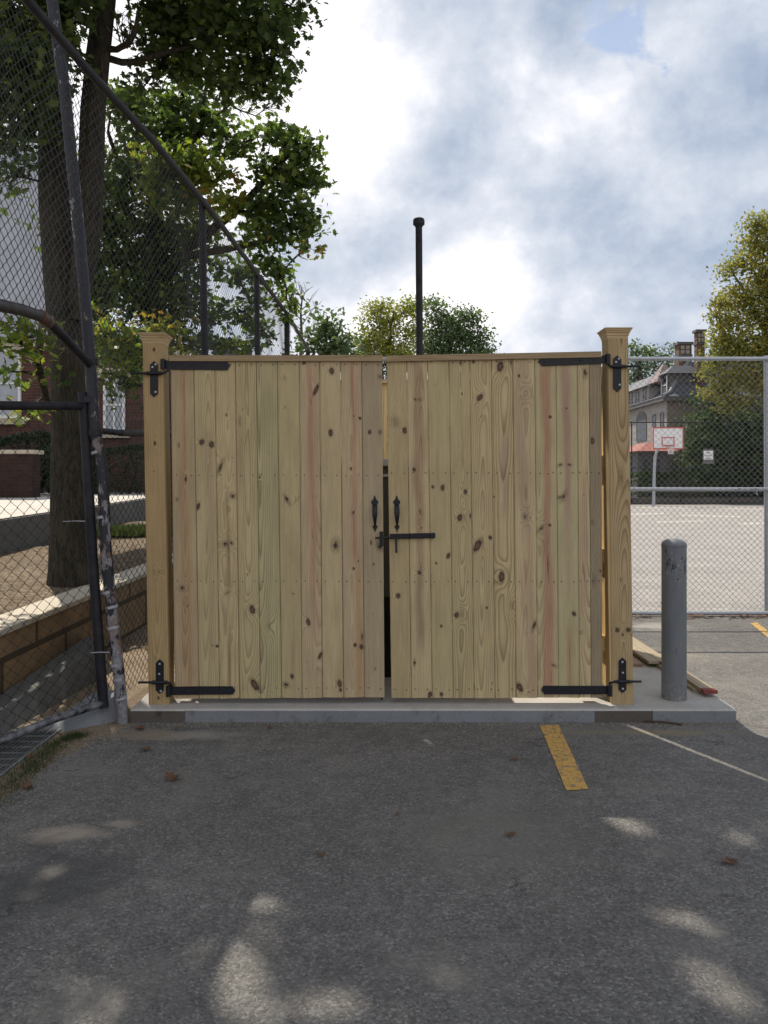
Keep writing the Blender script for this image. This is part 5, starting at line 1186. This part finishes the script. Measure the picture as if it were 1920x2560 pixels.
for a,b in ((1578,1585),(1594,1602),(1612,1620)): wwin(a,b,980 if a<1600 else 972,1018 if a<1600 else 1012,False,XW-.12)
# dormer on the roof
yd=dx(1648); xd=(1643-CX)/F*yd
m=MB(); m.box(XW+.4,XW+2.2,H0+.9,H0+2.1,ze+.62,ze+2.05); dm_=m.build('dormer',M['stone_trim'],t)
m=MB(); m.box(XW+.34,XW+.39,H0+1.0,H0+2.0,ze+.7,ze+1.9); m.build('pane',M['dark'],dm_)
m=MB(); m.box(XW+.28,XW+.335,H0+.93,H0+1.02,ze+.65,ze+1.95); m.box(XW+.28,XW+.335,H0+1.98,H0+2.07,ze+.65,ze+1.95); m.box(XW+.28,XW+.335,H0+1.03,H0+1.97,ze+1.25,ze+1.32); m.build('window_frame',M['white'],dm_)
m=MB(); m.hexa([(XW+.1,H0+.6,ze+2.06),(XW+2.6,H0+.6,ze+2.06),(XW+2.6,H0+2.4,ze+2.06),(XW+.1,H0+2.4,ze+2.06),(XW+.9,H0+1.4,ze+2.7),(XW+2.6,H0+1.4,ze+2.7),(XW+2.6,H0+1.6,ze+2.7),(XW+.9,H0+1.6,ze+2.7)]); m.build('dormer_roof',M['slate'],dm_)
# chimneys
def chim(px0,px1,pyt,pyb,d):
    a=U(px0,pyt,d); b=U(px1,pyb,d); w_=b.x-a.x
    m=MB(); m.box(a.x+.05,b.x-.05,d,d+w_*.8,b.z,a.z-.12); c_=m.build('chimney',M['brick_chim'],t)
    m=MB(); m.box(a.x-.06,b.x+.06,d-.1,d+w_*.8+.1,a.z-.118,a.z+.06); m.build('chimney_cap',M['stone_trim'],c_)
    m=MB(); m.box(a.x-.0,b.x+.0,d-.06,d+w_*.8+.06,a.z-1.0,a.z-.86); m.build('chimney_band',M['stone_trim'],c_)
    for k in (0,1):
        for q in (0,1):
            m=MB(); xa=a.x+w_*(.18+.36*k); m.box(xa,xa+w_*.25,d-.03,d-.002,a.z-.80+.34*q,a.z-.80+.34*q+.26); m.build('chimney_panel',M['stone_wall'],c_)
chim(1696,1731,857,935,56.5); chim(1741,1764,826,975,54.6)
# porch with a red roof on the west side
m=MB(); pz=zy(1128,50); px0=(1588-CX)/F*50; m.hexa([(px0,49.6,pz),(19.0,49.6,pz),(19.0,53.9,pz),(px0,53.9,pz),(px0+1.3,51.6,pz+.62),(18.95,51.6,pz+.62),(18.95,53.9,pz+.62),(px0+1.3,53.9,pz+.62)]); m.build('porch_roof',simple('red porch roof',(.27,.09,.07),.7,0,.15,8,.2,40),t)
m=MB(); m.box(px0+.5,18.8,51.0,53.9,0,pz-.005); m.build('porch_wall',M['stone_trim'],t)
m=MB(); m.box(px0+.9,px0+1.9,50.92,50.995,.9,pz-.5); m.build('porch_window',M['dark'],t)
# dark rooftop seen through the tall fence
t=thing('rooftop','dark rounded rooftop with a pot behind the tall fence, just above the left gate leaf','roof',tuple(U(560,1195,60)))
m=MB(); a=U(535,890,60); prof=[U(532,900,60),U(536,880,60),U(543,860,60),U(556,850,60),U(572,850,60),U(585,862,60),U(594,880,60),U(598,900,60)]
m.prism([Vector((p.x,60,p.z)) for p in prof]+[Vector((prof[-1].x,60,0)),Vector((prof[0].x,60,0))],(0,6,0)); m.build('gable',M['slate'],t)
m=MB(); c=U(608,880,60); m.lathe((c.x,62,0),[(.35,c.z-2),(.35,c.z+.55),(.42,c.z+.6),(.3,c.z+.8)],12); m.build('chimney_pot',M['stone_trim'],t,True)

# ================================================================ basketball hoop
d=45.0
t=thing('basketball_hoop','basketball hoop with a white red framed board on a curved grey pole','hoop',(U(1635,0,d).x,d,0))
m=MB(); m.tube([(U(1634,0,d).x,d,0),(U(1636,0,d).x,d,2.2),(U(1638,0,d).x,d,2.9),(U(1642,0,d).x,d-.1,3.3),(U(1656,0,d).x,d-.35,3.55),(U(1668,0,d).x,d-.75,3.6)],[.09,.085,.085,.08,.075,.07],12); m.build('pole',M['galv'],t,True)
a=U(1631.5,1068,d-.9); b=U(1709,1123,d-.9); y=d-.9
m=MB(); m.box(a.x,b.x,y,y+.04,b.z,a.z); bo=m.build('backboard',M['white'],t)
def frame(x0,x1,z0,z1,wd,yy,name,par):
    m=MB(); m.box(x0,x1,yy-.02,yy-.002,z0,z0+wd); m.box(x0,x1,yy-.02,yy-.002,z1-wd,z1); m.box(x0,x0+wd,yy-.02,yy-.002,z0+wd,z1-wd); m.box(x1-wd,x1,yy-.02,yy-.002,z0+wd,z1-wd); return m.build(name,M['red'],par)
frame(a.x,b.x,b.z,a.z,.06,y,'border',bo)
i0=U(1654,1093,y); i1=U(1686,1115,y); frame(i0.x,i1.x,i1.z,i0.z,.05,y,'target_square',bo)
rc=U(1677,1115,y-.4); m=MB(); m.tube([(rc.x+.23*math.cos(k*math.pi/8),y-.38+.23*math.sin(k*math.pi/8),rc.z) for k in range(17)],.018,6); m.box(rc.x-.1,rc.x+.1,y-.16,y-.022,rc.z-.08,rc.z+.03); rim=m.build('rim',M['red'],t)
m=MB()
for k in range(10):
    a0=k*math.pi/5
    for sg in (1,-1):
        pts=[(rc.x+r_*math.cos(a0+sg*q*.31),y-.38+r_*math.sin(a0+sg*q*.31),rc.z-h_) for q,(r_,h_) in enumerate([(.22,.0),(.19,.13),(.16,.26),(.13,.38),(.14,.46)])]; m.tube(pts,.012,4)
m.build('net',M['white'],t)

# far black fence with sign
t=thing('chain_link_fence','far black wire fence along the back of the court','fence',(22,47.5,0))
for z,r_ in ((zy(1056,47.5),.035),(zy(1170,47.5),.03),(.12,.03)):
    m=MB(); m.tube([(8,47.5,z),(30,47.5,z),(60,47.5,z)],r_,8); m.build('rail',M['black_paint'],t,True)
for i in range(16):
    x=9.2+i*3.05; m=MB(); m.tube([(x,47.55,0),(x,47.55,zy(1054,47.5))],.04,8); m.build('fence_post',M['black_paint'],t,True)
def PB(s,z): s=np.asarray(s); return np.stack([s,47.5+0*s,z],-1)
chainlink('wire_mesh',PB,(0,-1,0),13,33,.1,zy(1056,47.5),.15,.0018,M['wire_black'],t)
m=MB(); m.box(8,60,47.9,48.2,0,.42); tag(m.build('low_wall',M['concrete_old']),'low dark kerb wall behind the far black fence','wall')
t=thing('sign','white square sign with three short dark lines on the far black fence','sign',tuple(U(1770,1152,47.4)))
a=U(1759,1127,47.4); b=U(1782,1149,47.4); m=MB(); m.box(a.x,b.x,47.38,47.40,b.z,a.z); m.build('sign_panel',M['white'],t)
a2=U(1757,1122,47.42); b2_=U(1785,1160,47.42); m=MB(); m.box(a2.x,b2_.x,47.41,47.43,b2_.z,a2.z); m.build('backing_board',M['stone_trim'],t)
for k,(txt,sz) in enumerate((('No',.19),('baseball',.14),('playing',.14))):
    cu=bpy.data.curves.new('lettering','FONT'); cu.body=txt; cu.size=sz; cu.align_x='CENTER'; cu.extrude=.002
    o=bpy.data.objects.new('lettering',cu); COL.objects.link(o); cu.materials.append(M['black_metal'])
    p=Vector(((a.x+b.x)/2,47.376,a.z-.17-k*.165)); o.rotation_euler=(R(90),0,0)
    bpy.context.view_layer.update(); me=bpy.data.meshes.new_from_object(o); bpy.data.objects.remove(o)
    o=bpy.data.objects.new('lettering',me); COL.objects.link(o); o.rotation_euler=(R(90),0,0); o.parent=t; o.location=p-t.location

# parked dark car behind the far fence
t=thing('parked_car','dark parked car with bright alloy wheels behind the far fence at the right','car',(24.2,51.0,0))
cp=simple('dark blue car paint',(.012,.016,.028),.25,.2,.1,5,0,5,.6)
cx0=21.9; prof=[(0,.35),(.05,.75),(.5,.92),(1.15,.98),(1.75,1.42),(2.9,1.45),(3.7,1.05),(4.35,.98),(4.45,.6),(4.4,.32),(.1,.28)]
m=MB(); m.prism([(cx0+a,50.2,z) for a,z in prof],(0,1.75,0)); m.build('body',cp,t,bevel=.06)
m=MB(); m.prism([(cx0+a,50.185,z) for a,z in [(1.3,1.0),(1.82,1.36),(2.85,1.38),(3.45,1.03)]],(0,.012,0)); m.build('side_window',M['dark'],t)
for xx in (.85,3.55):
    m=MB(); m.lathe((0,0,0),[(.32,0),(.34,.03),(.34,.19),(.32,.22)],24); m.v=[(cx0+xx+a,50.15+z,.34+b) for a,b,z in m.v]; wh=m.build('wheel',M['black_metal'],t,True)
    m=MB()
    for k in range(6):
        a_=k*math.pi/3; m.beam((cx0+xx,50.14,.34),(cx0+xx+.23*math.cos(a_),50.14,.34+.23*math.sin(a_)),.05,.02,(0,1,0))
    m.tube([(cx0+xx+.23*math.cos(q*math.pi/10),50.14,.34+.23*math.sin(q*math.pi/10)) for q in range(21)],.02,6); m.build('rim',M['galv'],wh)
